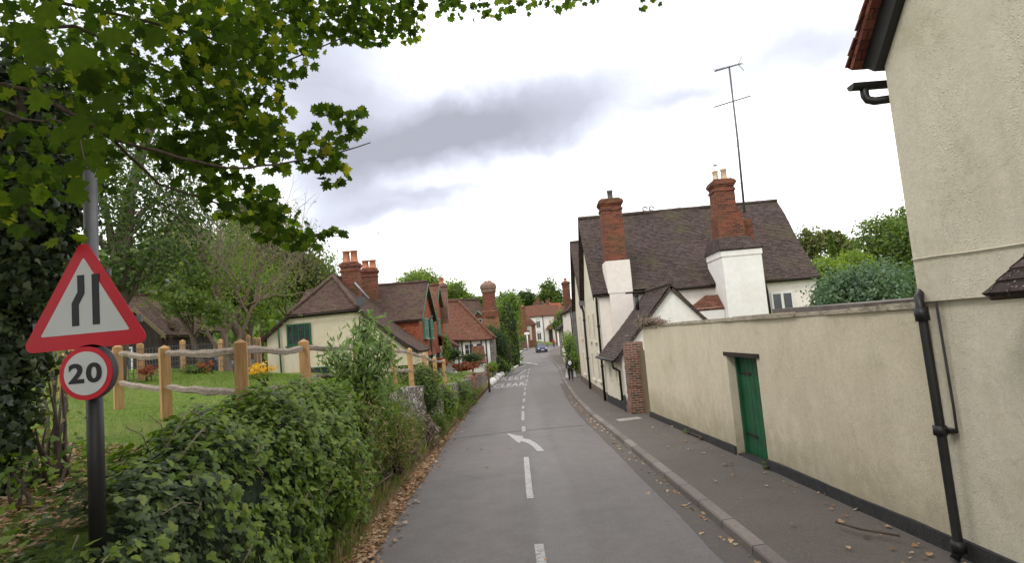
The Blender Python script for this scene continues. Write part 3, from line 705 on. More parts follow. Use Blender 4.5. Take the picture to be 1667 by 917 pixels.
# ------------------------------------------------------------------ big white house with twin gables to the road
A0 = Vector((3.42, 23.5, 0)); C0 = Vector((4.15, 40.3, 0)); fd = (C0-A0).normalized(); sdv = Vector((fd.y, -fd.x, 0))
FF = Frame(A0, fd, -sdv)              # road front: s away from camera, out = towards road
FS = Frame(A0, sdv, -fd)              # side wall facing the camera
wh = thing('gabled_house', 'large off-white house with brown tiled twin gables and two tall brick chimneys', 'house', (A0.x, A0.y, zr(23)+.1))
EZ = 4.02; R1, V1, R2, E2 = 3.75, 7.6, 11.7, 15.9; RZ1, RZ2 = 7.65, 7.75; WD = 8.6; WD2 = 9.05
zbase = -1.4
mb = MB()
mb.prism([FF.pt(0, zbase), FF.pt(0, EZ-.12), FF.pt(R1, RZ1-.35), FF.pt(V1, EZ-.3), FF.pt(V1, zbase)], sdv*WD)
mb.build('side_wall', M['white_house'], wh)
mb = MB()
mb.prism([FF.pt(V1+.002, zbase), FF.pt(V1+.002, EZ-.2), FF.pt(R2, RZ2-.3), FF.pt(E2, EZ-.2), FF.pt(E2, zbase)], sdv*WD)
FF.box(mb, 0.0, V1, zbase, EZ-.1, -.01, .012); mb.prism([FF.pt(0, EZ-.1, .012), FF.pt(0, EZ-.09, .012), FF.pt(R1, RZ1-.3, .012), FF.pt(V1, EZ-.14, .012), FF.pt(V1, EZ-.18, .012)], sdv*.02)
mb.build('front_wall', M['cream_house'], wh)
mb = MB()
for i in range(20):
    y0 = i*.8; y1 = min(E2, y0+.8); za = zr(A0.y+y0)+.45
    FF.box(mb, y0, y1, zbase, za, -.01, .055)
mb.build('plinth', plain('plinth_stone', (.13, .10, .08), .9, .35, scale=4, bump=.8, bscale=25, dist=.02), wh)
mb = MB(); ov = .24; ev = .22; k1 = (RZ1-EZ)/R1
roof(mb, FF.pt(-ev, EZ-ev*k1+.06, ov), FS.pt(WD+.08, EZ-ev*k1+.06, ev), FF.pt(R1, RZ1+.06, -WD2), FF.pt(R1, RZ1+.06, ov), sag=.07, wob=.02)
roof(mb, FF.pt(V1, EZ+.06, -WD2), FF.pt(V1, EZ+.06, ov), FF.pt(R1, RZ1+.05, ov), FF.pt(R1, RZ1+.05, -WD2), sag=.03, course=.2, nxd=2)
roof(mb, FF.pt(V1, EZ+.06, ov), FF.pt(V1, EZ+.06, -WD2), FF.pt(R2, RZ2+.06, -WD2), FF.pt(R2, RZ2+.06, ov), sag=.03, course=.1, nxd=1)
roof(mb, FF.pt(E2+ev, EZ-ev*k1+.06, -WD2), FF.pt(E2+ev, EZ-ev*k1+.06, ov), FF.pt(R2, RZ2+.05, ov), FF.pt(R2, RZ2+.05, -WD2), sag=.03, course=.2, nxd=2)
ridge(mb, FF.pt(R1, RZ1+.10, ov), FF.pt(R1, RZ1+.10, -WD2), .085); ridge(mb, FF.pt(R2, RZ2+.10, ov), FF.pt(R2, RZ2+.10, -WD2), .085)
wr = mb.build('roof', M['roof_brown'], wh)
mb = MB()
for (sa, sb, sc_) in ((0, R1, V1), (V1, R2, E2)):
    za = RZ1 if sb == R1 else RZ2; kk = (za-EZ)/(sb-sa)
    for (p, q) in (((sa-.2, EZ-.2*kk), (sb, za)), ((sc_+.2, EZ-.2*kk), (sb, za))):
        a = FF.pt(p[0], p[1], ov-.03); c_ = FF.pt(q[0], q[1], ov-.03)
        mb = MB(); mb.prism([a+Vector((0, 0, -.2)), a+Vector((0, 0, 0.0)), c_, c_+Vector((0, 0, -.2))], -sdv*.03); mb.build('bargeboard', M['dark_wood'], wh)
mb = MB(); 
for g0, g1 in ((1.05, 4.4), (6.3, WD+.1)): mb = MB(); mb.tube([FS.pt(g0, EZ-.2, ev+.04), FS.pt(g1, EZ-.2, ev+.04)], .045, 8); mb.build('gutter', M['dark_wood'], wh)
# scroll finials on the ridge
for s_ in (2.95, 3.25):
    mb = MB(); c_ = FF.pt(R1, RZ1+.27, -s_)
    mb.tube([c_+Vector((.11*math.cos(w), 0, .10*math.sin(w))) for w in [PI*2*i/12 for i in range(11)]], .028, 6); mb.build('ridge_finial', M['roof_brown'], wh)
# pipes on the road front
z1 = zr(24)+.15; z2 = zr(31)+.15
pipe(wh, [FF.pt(-.1, EZ-.2, .1), FF.pt(.02, EZ-.45, .09), FF.pt(.12, EZ-.7, .09), FF.pt(.14, z1, .11)], .05, collars=(2.6, 1.0))
pipe(wh, [FF.pt(V1-.1, EZ-.05, .2), FF.pt(V1, EZ-.35, .14), FF.pt(V1-.1, EZ-.6, .1), FF.pt(V1-.15, z2, .12)], .06, collars=(3, 1))
mb = MB(); FF.box(mb, V1-.3, V1+.3, EZ-.25, EZ+.02, .02, .28); mb.build('hopper', M['metal_grey'], wh)
for s_, z_ in ((2.6, 1.95), (5.2, 1.95), (2.1, .25), (5.0, .12)):
    window(FF, s_, z_, .85, 1.25, wh, 'cream_house', 2, 2, 'glass', out=.06, sill=True)
window(FF, 11.5, 2.0, .9, 1.3, wh, 'cream_house', 2, 2, 'glass_pale', out=.06); window(FF, 11.5, -.1, .9, 1.3, wh, 'cream_house', 2, 2, 'glass_pale', out=.06)
# chimney A: external breast
cA = U(1009, 465, 23.3); sA = (cA-A0).dot(sdv)
mb = MB(); FS.box(mb, sA-.45, sA+.45, zbase, 4.45, -.3, .28)
P = [FS.pt(sA-.5, 4.30, .30), FS.pt(sA+.47, 4.30, .30), FS.pt(sA+.47, 4.30, -.9), FS.pt(sA-.5, 4.30, -.9)]
mb.hexa([p+Vector((0, 0, -.45)) for p in P]+[p+Vector((0, 0, .85)) for p in P])
br = mb.build('chimney_breast', M['white_house'], wh)
mb = MB(); q = FS.pt(sA-.12, 0, .0)
for i in range(1): stack(mb, FS.pt(sA-.05, 0, -.1).x, FS.pt(sA-.05, 0, -.1).y, .84, .7, 5.0, 7.72, rot=math.atan2(sdv.y, sdv.x))
chA = mb.build('chimney', M['brick_red'], wh)
mb = MB(); c_ = FS.pt(sA, 7.70, -.1); mb.lathe(c_, [(.11, 0), (.11, .32), (.125, .33), (.125, .40), (.08, .41)], 12); mb.build('flue_pipe', M['metal_grey'], chA)
# chimney B: white breast, tiled shoulder, brick stack
b0 = U(1172, 410, 22.0); b1 = U(1241, 405, 22.0); s0, s1 = (b0-A0).dot(sdv)+.04, (b1-A0).dot(sdv)-.10
tz = 5.12
mb = MB(); FS.box(mb, s0, s1, zbase, tz, -.6, 1.35); FS.box(mb, s0-.03, s1+.03, tz-.3, tz-.05, -.6, 1.38)
mb.build('chimney_breast', M['white_paint'], wh)
mb = MB(); sm = (s0+s1)/2
k0 = [FS.pt(s0-.08, tz-.04, 1.44), FS.pt(s1+.08, tz-.04, 1.44), FS.pt(s1+.08, tz-.04, -.7), FS.pt(s0-.08, tz-.04, -.7)]
k1_ = [FS.pt(s0+.12, tz+.52, .75), FS.pt(s1-.25, tz+.52, .75), FS.pt(s1-.25, tz+.52, -.7), FS.pt(s0+.12, tz+.52, -.7)]
roof(mb, k0[0], k0[1], k1_[1], k1_[0], sag=0, th=.05, nxd=.3); roof(mb, k0[3], k0[0], k1_[0], k1_[3], sag=0, th=.05, nxd=.4); roof(mb, k0[1], k0[2], k1_[2], k1_[1], sag=0, th=.05, nxd=.4)
mb.build('shoulder_roof', M['roof_brown'], wh)
rot = math.atan2(sdv.y, sdv.x)
mb = MB(); c_ = FS.pt(s0+.70, 0, .25); stack(mb, c_.x, c_.y, 1.02, .9, tz+.3, 6.55, rot, cap=False)
c2 = FS.pt(s0+.62, 0, .25); stack(mb, c2.x, c2.y, .76, .80, 6.4, 8.0, rot)
P = [FS.pt(s0+.185, 6.5, .66), FS.pt(s0+1.215, 6.5, .66), FS.pt(s0+1.215, 6.5, -.2), FS.pt(s0+.185, 6.5, -.2)]; Q = [FS.pt(s0+.24, 6.85, .652), FS.pt(s0+1.0, 6.85, .652), FS.pt(s0+1.0, 6.85, -.15), FS.pt(s0+.24, 6.85, -.15)]
mb.hexa(P+Q)
c3 = FS.pt(s0+1.42, 0, .0); stack(mb, c3.x, c3.y, .5, .6, tz+.3, 6.35, rot, cap=False)
chB = mb.build('chimney', M['brick_red'], wh)
p1 = FS.pt(s0+.45, 0, .25); p2 = FS.pt(s0+.80, 0, .22)
pot(chB, p1.x, p1.y, 8.0, .44, .125, 'pot_buff'); pot(chB, p2.x, p2.y, 8.0, .50, .13, 'pot_buff')
mb = MB(); mb.tube([(p1.x-.1, p1.y, 8.62), (p1.x+.15, p1.y, 8.60)], .01, 5); mb.tube([(p1.x, p1.y, 8.4), (p1.x, p1.y, 8.66)], .012, 5); mb.ell((p1.x+.05, p1.y, 8.66), (.09, .02, .03)); mb.build('chimney_cowl', M['metal_dark'], chB)
at = U(1187, 108, 22.3); ab = U(1212, 345, 22.3)
mb = MB(); mb.tube([ab, ab.lerp(at, .5)+Vector((.03, 0, 0)), at], [.045, .038, .032], 6)
tp = at; d1 = Vector((1, .15, .22)).normalized(); q1 = Vector((-.2, 1, 0)).normalized()
mb.tube([tp-d1*.65+Vector((0, 0, -.05)), tp+d1*.55], .026, 5)
for i in range(9):
    c_ = tp+d1*(-.6+i*.14); l = .16+.02*(i % 2); vv = (q1*.7+Vector((0, 0, .35))).normalized(); mb.tube([c_-vv*l, c_+vv*l], .014, 4)
for a in (.3, -.3): mb.tube([tp+d1*.4, tp+d1*.62+Vector((0, 0, a))], .012, 4)
p = ab.lerp(at, .76); mb.tube([p-Vector((.78, 0, .2)), p+Vector((.72, 0, .14))], .026, 5)
for k in (.2, .45): 
    c_ = ab.lerp(at, k); mb.tube([c_, c_+Vector((-.02, .3, 0))], .012, 4)
mb.build('tv_aerial', M['metal_dark'], wh)
# window and pipe at the right-hand end of the side wall
wl = U(1258, 512, 23.2); wr_ = U(1291, 483, 23.2)
window(FS, (wl.x+wr_.x)/2-A0.x, wl.z, .86, .86, wh, 'win_white', 2, 1, out=.05, sill=False, fw=.07, bar=.05)
pp = U(1246, 450, 23.0); sp = (pp-A0).dot(sdv)
pipe(wh, [FS.pt(sp-.05, EZ-.25, .22), FS.pt(sp+.05, EZ-.6, .08), FS.pt(sp+.1, .5, .08)], .045)
mb = MB(); FS.box(mb, s0-1.35, s0-.02, 1.2, 2.95, -.1, .95)
lt = mb.build('lean_to', M['white_paint'], wh)
mb = MB(); roof(mb, FS.pt(s0-1.5, 2.9, 1.0), FS.pt(s0-.02, 2.9, 1.0), FS.pt(s0-.02, 3.45, .35), FS.pt(s0-.5, 3.45, .35), sag=0, course=.1, th=.05, nxd=.4); mb.build('roof', M['roof_rust'], lt)
# ------------------------------------------------------------------ annexe
ax = thing('gabled_annexe', 'low white annexe with a mossy tiled gable standing in front of the big house', 'annexe', (3.45, 19.6, zr(19.6)+.1))
y0, y1 = 19.55, 23.28; xl, xr = 3.42, 7.15; zE = 1.66; xm = 5.28; zP = 3.72
mb = MB(); mb.prism([(xl, y0, -1), (xl, y0, zE), (xm, y0, zP), (xr, y0, zE), (xr, y0, -1)][::-1], (0, y1-y0, 0)); mb.build('wall', M['white_paint'], ax)
FA = Frame((xl, y0), (0, 1), (-1, 0))
mb = MB(); FA.box(mb, 0, y1-y0, -1, zE-.02, -.005, .012); mb.build('front_wall', M['cream_house'], ax)
mb = MB(); kk = (zP-zE)/(xm-xl)
roof(mb, (xl-.28, y1, zE-.28*kk+.05), (xl-.28, y0-.1, zE-.28*kk+.05), (xm, y0-.1, zP+.07), (xm, y1, zP+.07), sag=.02, wob=.03, nxd=.5)
roof(mb, (xr+.2, y0-.1, zE-.2*kk+.05), (xr+.2, y1, zE-.2*kk+.05), (xm, y1, zP+.06), (xm, y0-.1, zP+.06), sag=.02, nxd=.8, course=.12)
ridge(mb, (xm, y0-.1, zP+.1), (xm, y1, zP+.1), .08)
mb.build('roof', M['roof_brown'], ax)
for s_ in (1.1, 2.5): window(FA, s_, .55, .42, .62, ax, 'cream_house', 1, 1, 'glass_pale', out=.05, sill=False)
mb = MB(); 
for i in range(4): FA.box(mb, i*.93, i*.93+.93, -1, zr(y0+i*.93)+.38, 0, .04)
mb.prism([FA.pt(-.45, zr(19)+.05, -.0), FA.pt(0, zr(19)+.62, -.0), FA.pt(.0, zr(19)+.05, -.0)], FA.n*.08)
mb.build('plinth', M['tar'], ax)
mb = MB(); mb.tube([FA.pt(-.08, zE-.27, .34), FA.pt(y1-y0, zE-.27, .34)], .05, 8); mb.build('gutter', M['black'], ax)
pipe(ax, [FA.pt(-.02, zE-.3, .34), FA.pt(.02, zE-.5, .3), FA.pt(.10, zE-.62, .1), FA.pt(.12, zr(20)+.45, .09)], .042)
vp = U(1037, 492, 21.2)
mb = MB(); mb.tube([vp+Vector((0, 0, -.3)), vp+Vector((0, 0, .22))], .065, 10); mb.tube([vp+Vector((0, 0, .22)), vp+Vector((0, 0, .28))], .09, 10); mb.build('vent_pipe', M['black'], ax)
# shed roof behind the garden wall
sh = thing('garden_shed', 'low felt roofed shed just showing over the garden wall near the house', 'shed', (6.2, 9.5, .2))
mb = MB(); mb.box(5.2, 7.4, 8.6, 11.2, -.2, 2.45); mb.build('walls', M['dark_wood'], sh)
mb = MB(); mb.hexa([(5.0, 8.4, 2.46), (7.6, 8.4, 2.46), (7.6, 11.4, 2.50), (5.0, 11.4, 2.50), (5.0, 8.4, 2.55), (7.6, 8.4, 2.56), (7.6, 11.4, 2.60), (5.0, 11.4, 2.60)]); mb.build('roof', plain('felt', (.12, .10, .09), .95, .3, bump=.5), sh)
# ------------------------------------------------------------------ left: cream cottage with half hip and catslide
ct = thing('cream_cottage', 'cream rendered cottage with a brown half-hipped roof and green casement behind the oak fence', 'cottage', (-8, 27, 1.2))
Y0 = 27.0; XA = -9.1; ZA = 6.25; YA = 29.6; YB = 35.5
HL = Vector((-10.45, Y0-.2, 4.27)); HR = Vector((-7.15, Y0-.2, 4.33))
skR = (ZA-4.33)/(XA+7.15)   # slope of right-hand plane (negative)
EXR = -4.55; EZR = 4.33+skR*(EXR+7.15)+.30
EXL = -11.75; EZL = 3.25
wz = lambda x: 4.33+(EZR+.1-4.33)*(x+7.15)/(EXR+7.15)-.2
mb = MB()
poly = [(-11.5, Y0, .3), (-11.5, Y0, 3.35), (-10.6, Y0, 4.12), (-7.15, Y0, 4.18), (-5.3, Y0, wz(-5.3)), (-5.3, Y0, .0)]
mb.prism(poly[::-1], (0, 8.3, 0)); mb.prism([(-5.302, Y0, .0), (-5.302, Y0, wz(-5.302)), (-4.7, Y0, wz(-4.7)), (-4.7, Y0, .0)][::-1], (0, 3.7, 0)); mb.build('wall', M['cottage_cream'], ct)
mb = MB()
roof(mb, HL, HR, (XA, YA, ZA), (XA, YA, ZA), sag=.03, nxd=.4)
roof(mb, (EXR, 30.85, EZR+.1), (EXR, Y0-.2, EZR+.1), HR, (HR.x, 30.85, HR.z), sag=.03)
roof(mb, (-5.3, YB, wz(-5.3)+.2), (-5.3, 30.86, wz(-5.3)+.2), (HR.x, 30.86, HR.z), (HR.x, YB, HR.z), sag=.03)
roof(mb, HR, (-7.15, YB, 4.33), (XA, YB, ZA), (XA, YA, ZA), sag=.03)
roof(mb, (EXL, YB, EZL), (EXL, Y0-.2, EZL), HL, (-10.45, YB, 4.27), sag=.03); roof(mb, (-10.45, YB, 4.27), HL, (XA, YA, ZA), (XA, YB, ZA), sag=.03)
ridge(mb, HL+Vector((0, 0, .05)), (XA, YA, ZA+.04), .09); ridge(mb, HR+Vector((0, 0, .05)), (XA, YA, ZA+.04), .10); ridge(mb, (XA, YA, ZA+.05), (XA, YB, ZA+.05), .1)
mb.build('roof', M['roof_cottage'], ct)
mb = MB()
mb.prism([(EXL-.03, Y0-.24, EZL-.10), (EXL-.03, Y0-.24, EZL+.0), (HL.x, Y0-.24, HL.z+.0), (HL.x, Y0-.24, HL.z-.12)][::-1], (0, .05, 0)); mb.build('bargeboard', M['dark_wood'], ct); mb = MB()
mb.prism([(HR.x, Y0-.24, HR.z-.22), (HR.x, Y0-.24, HR.z+.02), (EXR, Y0-.24, EZR+.04), (EXR, Y0-.24, EZR-.2)][::-1], (0, .05, 0))
mb.build('bargeboard', M['dark_wood'], ct)
mb = MB(); mb.tube([HL+Vector((0, -.06, -.08)), HR+Vector((0, -.06, -.08))], .035, 8); mb.build('gutter', M['dark_wood'], ct)
FC = Frame((-11.5, Y0), (1, 0), (0, -1))
window(FC, 1.50, 2.86, 1.12, 1.0, ct, 'green_paint', 4, 2, 'glass', out=.07, fw=.07, bar=.02, sill=True)
window(FC, 2.2, 1.45, 1.3, .35, ct, 'green_trim', 1, 1, 'glass', out=.04, sill=False)
pipe(ct, [(-10.95, Y0-.12, 4.1), (-10.92, Y0-.1, 3.8), (-10.85, Y0-.08, 1.0)], .04, 'green_trim')
dsh = MB(); dc = Vector((-6.95, Y0-.45, 4.62))
dsh.tube([dc+Vector((0, .04, 0)), dc+Vector((.0, .0, 0))], [.14, .23], 18); dsh.tube([dc+Vector((0, .05, 0)), dc+Vector((-.25, .3, -.55))], .02, 6); dsh.tube([dc+Vector((0, -.0, -.2)), dc+Vector((.24, -.25, -.08))], .012, 5); dsh.ell(dc+Vector((.24, -.25, -.08)), (.035, .035, .035))
dsh.build('satellite_dish', M['metal_dark'], ct).data.polygons.foreach_set('use_smooth', [False]*len(dsh.f))
mb = MB(); mb.box(-5.9, -4.69, Y0-.02, Y0+.3, .2, 1.55); mb.build('side_opening', M['dark_wood'], ct)
# ------------------------------------------------------------------ left: tile hung house
th_ = thing('tile_hung_house', 'red tile hung house with green windows, green bargeboards and two red chimney stacks', 'house', (-5, 31, .9))
FT = Frame((-5.12, 31), (-.025, 1), (1, .025))
sdl = Vector((-1, -.025, 0))
mb = MB()
def gab(s0, s1, zE_, zP_, z0, o=0): return [FT.pt(s0, z0, o), FT.pt(s0, zE_, o), FT.pt((s0+s1)/2, zP_, o), FT.pt(s1, zE_, o), FT.pt(s1, z0, o)]
mb.prism(gab(0, 7, 3.88, 6.0, 1.85), sdl*7); mb.prism(gab(7.003, 13, 4.3, 6.4, 1.85), sdl*7); mb.build('upper_wall', M['tile_hung'], th_)
mb = MB()
for a, b_ in ((0, 7), (7.003, 13)):   # bell-cast skirt over the ground floor
    mb.hexa([FT.pt(a-.05, 1.78, .16), FT.pt(b_, 1.78, .16), FT.pt(b_, 1.78, -.1), FT.pt(a-.05, 1.78, -.1), FT.pt(a, 2.25, .01), FT.pt(b_, 2.25, .01), FT.pt(b_, 2.25, -.1), FT.pt(a, 2.25, -.1)])
mb.build('tile_skirt', M['tile_hung'], th_)
mb = MB(); mb.prism([FT.pt(.05, -.6, -.06), FT.pt(.05, 1.8, -.06), FT.pt(13, 1.8, -.06), FT.pt(13, -.6, -.06)], sdl*6.8); mb.build('lower_wall', M['green_trim'], th_)
mb = MB(); ov = .22
k_ = (6.0-3.88)/3.5
roof(mb, FT.pt(-.25, 3.88-.25*k_+.05, -7), FT.pt(-.25, 3.88-.25*k_+.05, ov), FT.pt(3.5, 6.08, ov), FT.pt(3.5, 6.08, -7), sag=.03)
roof(mb, FT.pt(7, 3.95, ov), FT.pt(7, 3.95, -7), FT.pt(3.5, 6.07, -7), FT.pt(3.5, 6.07, ov), course=.2, nxd=2)
ridge(mb, FT.pt(3.5, 6.12, ov), FT.pt(3.5, 6.12, -7)); mb.build('roof', M['roof_cottage'], th_)
mb = MB()
roof(mb, FT.pt(6.9, 4.25, -7), FT.pt(6.9, 4.25, ov), FT.pt(10, 6.48, ov), FT.pt(10, 6.48, -7), sag=.03)
roof(mb, FT.pt(13.2, 4.2, ov), FT.pt(13.2, 4.2, -7), FT.pt(10, 6.47, -7), FT.pt(10, 6.47, ov), course=.2, nxd=2)
ridge(mb, FT.pt(10, 6.52, ov), FT.pt(10, 6.52, -7)); mb.build('roof', M['roof_rust'], th_)
mb = MB()
for (sa, sb, sc_, zE_, zP_) in ((-.2, 3.5, 7.2, 3.76, 6.02), (6.9, 10, 13.2, 4.2, 6.42)):
    for s_ in (sa, sc_):
        a = FT.pt(s_, zE_, ov+.03); c_ = FT.pt(sb, zP_+.04, ov+.03); mb = MB(); mb.prism([a+Vector((0, 0, -.15)), a, c_, c_+Vector((0, 0, -.15))], sdl*.05); mb.build('bargeboard', M['green_paint'], th_)
for s_, w_ in ((2.4, 1.7), (5.0, 1.2)): window(FT, s_, 2.75, w_, 1.15, th_, 'green_pale', 4, 2, 'glass_pale', out=.12, fw=.06, bar=.03)
window(FT, 9.6, 3.0, 1.3, 1.1, th_, 'green_pale', 3, 2, 'glass_pale', out=.1)
pipe(th_, [FT.pt(3.9, 4.1, .3), FT.pt(3.9, 3.8, .1), FT.pt(3.95, .6, .12)], .06, 'green_trim')
for s_ in (1.6, 2.4, 5.3, 6.2, 9.0):
    mb = MB(); mb.tube([FT.pt(s_, .3, .0), FT.pt(s_, 1.2, .0), FT.pt(s_-.1, 1.5, .03), FT.pt(s_-.35, 1.74, .08)], .07, 6)
    mb.build('arched_post', M['win_white'], th_)
mb = MB(); FT.box(mb, 9.2, 12.2, .2, 2.2, .0, 1.0); pb = mb.build('porch', M['win_white'], th_)
mb = MB(); roof(mb, FT.pt(8.9, 2.1, 1.25), FT.pt(12.5, 2.1, 1.25), FT.pt(12.5, 3.1, 0), FT.pt(8.9, 3.1, 0), course=.15); mb.build('roof', M['roof_rust'], pb)
for (x, y, zt_, w) in ((-8.55, 31.0, 7.45, .88), (-8.1, 33.2, 7.35, .80)):
    mb = MB(); stack(mb, x, y, w, w*.85, 4.2, zt_-.35); c_ = mb.build('chimney', M['brick_red'], th_)
    for dx in (-.21, .21): pot(c_, x+dx, y, zt_-.35, .66 if w > .85 else .5, .21, 'pot')
mb = MB(); 
mb.tube([(-8.25, 30.5, 5.95), (-8.0, 30.5, 5.62), (-7.55, 30.5, 5.05)], .05, 6)
mb.build('lead_flashing', M['lead'], th_)
aerial(th_, (-7.75, 33.4, 6.3), (-7.5, 33.4, 9.1), .022, ((.98, .5, 5, .4),), .4)
mb = MB(); stack(mb, -5.25, 43.2, .72, .7, 3.8, 6.75); c_ = mb.build('chimney', M['brick_old'], th_); pot(c_, -5.25, 43.2, 6.75, .5, .2, 'pot')
aerial(th_, (-5.25, 43.5, 6.6), (-5.0, 43.5, 8.45), .02, ((.98, .9, 5, .5),), .1)
aerial(th_, (-5.7, 42.5, 6.2), (-5.75, 42.5, 7.9), .02, ((.98, .9, 5, .5),), .6)
# ------------------------------------------------------------------ left: white timber framed cottage
tc = thing('timbered_cottage', 'low white cottage with dark timbers under a big sweeping rust tiled roof', 'cottage', (-4, 50, -.5))
mb = MB(); mb.box(-8, -2.35, 50, 57.6, -1.4, 2.62); mb.build('wall', M['white_paint'], tc)
mb = MB(); mb.box(-2.62, -2.02, 50.03, 57.5, -1.4, 2.6); mb.build('end_wall', M['flint'], tc)
mb = MB()
for x in (-5.1, -4.75, -4.0, -3.1, -2.7): mb.box(x, x+.11, 49.95, 49.999, -1.0, 2.55)
mb.box(-8, -2.64, 49.955, 49.998, 1.0, 1.1); mb.tube([(-5.4, 49.9, .6), (-5.3, 49.85, 1.5), (-4.9, 49.75, 2.4)], .09, 6)
mb.build('timber_frame', M['dark_wood'], tc)
mb = MB(); roof(mb, (-8.2, 49.6, 2.5), (-1.9, 49.6, 2.45), (-5.1, 54, 6.1), (-8.2, 54, 6.1), sag=.08, course=.12)
roof(mb, (-1.9, 49.6, 2.45), (-1.9, 58, 2.45), (-5.1, 54.05, 6.1), (-5.1, 54, 6.1), sag=.04, course=.15)
roof(mb, (-1.9, 58, 2.45), (-8.2, 58, 2.5), (-8.2, 54, 6.1), (-5.1, 54, 6.1), course=.3, nxd=3)
ridge(mb, (-8.2, 54, 6.15), (-5.1, 54, 6.15), .11); ridge(mb, (-5.1, 54, 6.12), (-1.9, 49.6, 2.5), .1)
mb.build('roof', M['roof_rust'], tc)
FD = Frame((-8, 50), (1, 0), (0, -1)); window(FD, 3.9, 1.2, .8, .9, tc, 'win_white', 2, 2, out=.05, sill=False); window(FD, 4.75, 1.3, .5, .8, tc, 'win_white', 1, 2, out=.05, sill=False)
mb = MB(); mb.box(-3.7, -2.9, 48.6, 49.9, -1.2, .95); pb = mb.build('porch', M['white_paint'], tc)
mb = MB(); roof(mb, (-3.95, 48.3, .5), (-2.65, 48.3, .5), (-2.8, 49.2, 1.9), (-3.8, 49.2, 1.9), course=.12, nxd=.4); mb.build('roof', M['roof_rust'], pb)
# ------------------------------------------------------------------ left: house with dormer and great octagonal stack
dh = thing('dormer_house', 'brown tiled house with a little green dormer and a massive octagonal brick chimney', 'house', (-4, 64, -1))
mb = MB(); mb.box(-9, -2.6, 63.6, 70, -1.4, 3.2); mb.build('wall', M['white_paint'], dh)
mb = MB(); roof(mb, (-9.2, 63.2, 3.0), (-2.3, 63.2, 3.0), (-4.0, 66.8, 6.9), (-9.2, 66.8, 7.3), sag=.08, course=.14); roof(mb, (-2.3, 63.2, 3), (-2.3, 70.4, 3), (-4.0, 66.9, 6.9), (-4.0, 66.8, 6.9), sag=.05, course=.14)
roof(mb, (-2.3, 70.4, 3), (-9.2, 70.4, 3), (-9.2, 66.8, 7.3), (-4.0, 66.8, 6.9), course=.3, nxd=3); ridge(mb, (-9.2, 66.8, 7.35), (-4, 66.8, 6.95), .11)
mb.build('roof', M['roof_cottage'], dh)
mb = MB(); mb.prism([(-4.45, 63.1, 3.9), (-4.45, 63.1, 4.75), (-3.95, 63.1, 5.35), (-3.45, 63.1, 4.75), (-3.45, 63.1, 3.9)][::-1], (0, 2.2, 0)); do = mb.build('dormer', M['roof_rust'], dh)
mb = MB(); 
for s_ in (-1, 1): mb.hexa([(-3.95, 62.95, 5.38), (-3.95+s_*.68, 62.95, 4.62), (-3.95+s_*.68, 65, 4.62), (-3.95, 65, 5.38), (-3.95, 62.95, 5.5), (-3.95+s_*.68, 62.95, 4.74), (-3.95+s_*.68, 65, 4.74), (-3.95, 65, 5.5)])
mb.build('dormer_roof', M['green_pale'], do)
window(Frame((-4.45, 63.1), (1, 0), (0, -1)), .5, 3.95, .8, .65, do, 'win_white', 2, 1, out=.06, sill=False)
mb = MB(); cx0, cy0 = -2.55, 61.2
mb.lathe((cx0, cy0, 0), [(.95, 4.6), (.95, 5.2), (.78, 5.35), (.80, 5.5), (.72, 5.6), (.72, 7.1), (.78, 7.2)], 8); oc = mb.build('chimney', M['brick_red'], dh)
mb = MB(); mb.lathe((cx0, cy0, 0), [(.78, 7.2), (.84, 7.25), (.84, 7.55), (.92, 7.6), (.92, 7.9), (.80, 8.1), (.5, 8.3)], 8); mb.build('chimney_cap', M['brick_old'], oc)
for a in range(4): pot(oc, cx0+.3*math.cos(a*1.57+.4), cy0+.3*math.sin(a*1.57+.4), 8.2, .28, .11, 'pot')
mb = MB(); mb.box(cx0-.75, cx0+.8, cy0-.7, cy0+2.6, -1.2, 4.62); mb.build('chimney_base', M['brick_orange'], dh)
window(Frame((-2.6, 63), (0, 1), (1, 0)), 4.5, -.3, 1.0, .9, dh, 'win_white', 2, 1)
# ------------------------------------------------------------------ left: dark barn behind the garden
bn = thing('dark_barn', 'dark timbered barn with brown tiled roof and white window partly behind the road sign', 'barn', (-13.4, 21, 2))
mb = MB(); mb.box(-16.5, -12.75, 21.4, 24.6, 1.5, 3.75)
mb.prism([(-14.1, 20.6, 1.5), (-14.1, 20.6, 3.7), (-13.3, 20.6, 4.45), (-12.5, 20.6, 3.7), (-12.5, 20.6, 1.5)][::-1], (0, 2, 0)); mb.build('wall', M['dark_wood'], bn)
mb = MB(); roof(mb, (-16.8, 21.1, 3.7), (-12.4, 21.1, 3.7), (-13.4, 23, 5.3), (-16.8, 23, 5.3), sag=.03, course=.12); roof(mb, (-12.4, 21.1, 3.7), (-12.4, 24.9, 3.7), (-13.4, 23.01, 5.3), (-13.4, 23, 5.3), sag=.02, course=.12)
roof(mb, (-12.25, 20.4, 3.52), (-12.25, 22.6, 3.52), (-13.3, 22.6, 4.55), (-13.3, 20.4, 4.55), sag=.01, course=.12); roof(mb, (-14.35, 22.6, 3.52), (-14.35, 20.4, 3.52), (-13.3, 20.4, 4.55), (-13.3, 22.6, 4.55), sag=.01, course=.12)
ridge(mb, (-16.8, 23, 5.35), (-13.4, 23, 5.35)); ridge(mb, (-13.4, 23, 5.33), (-12.4, 21.1, 3.75), .08)
mb.build('roof', M['roof_cottage'], bn)
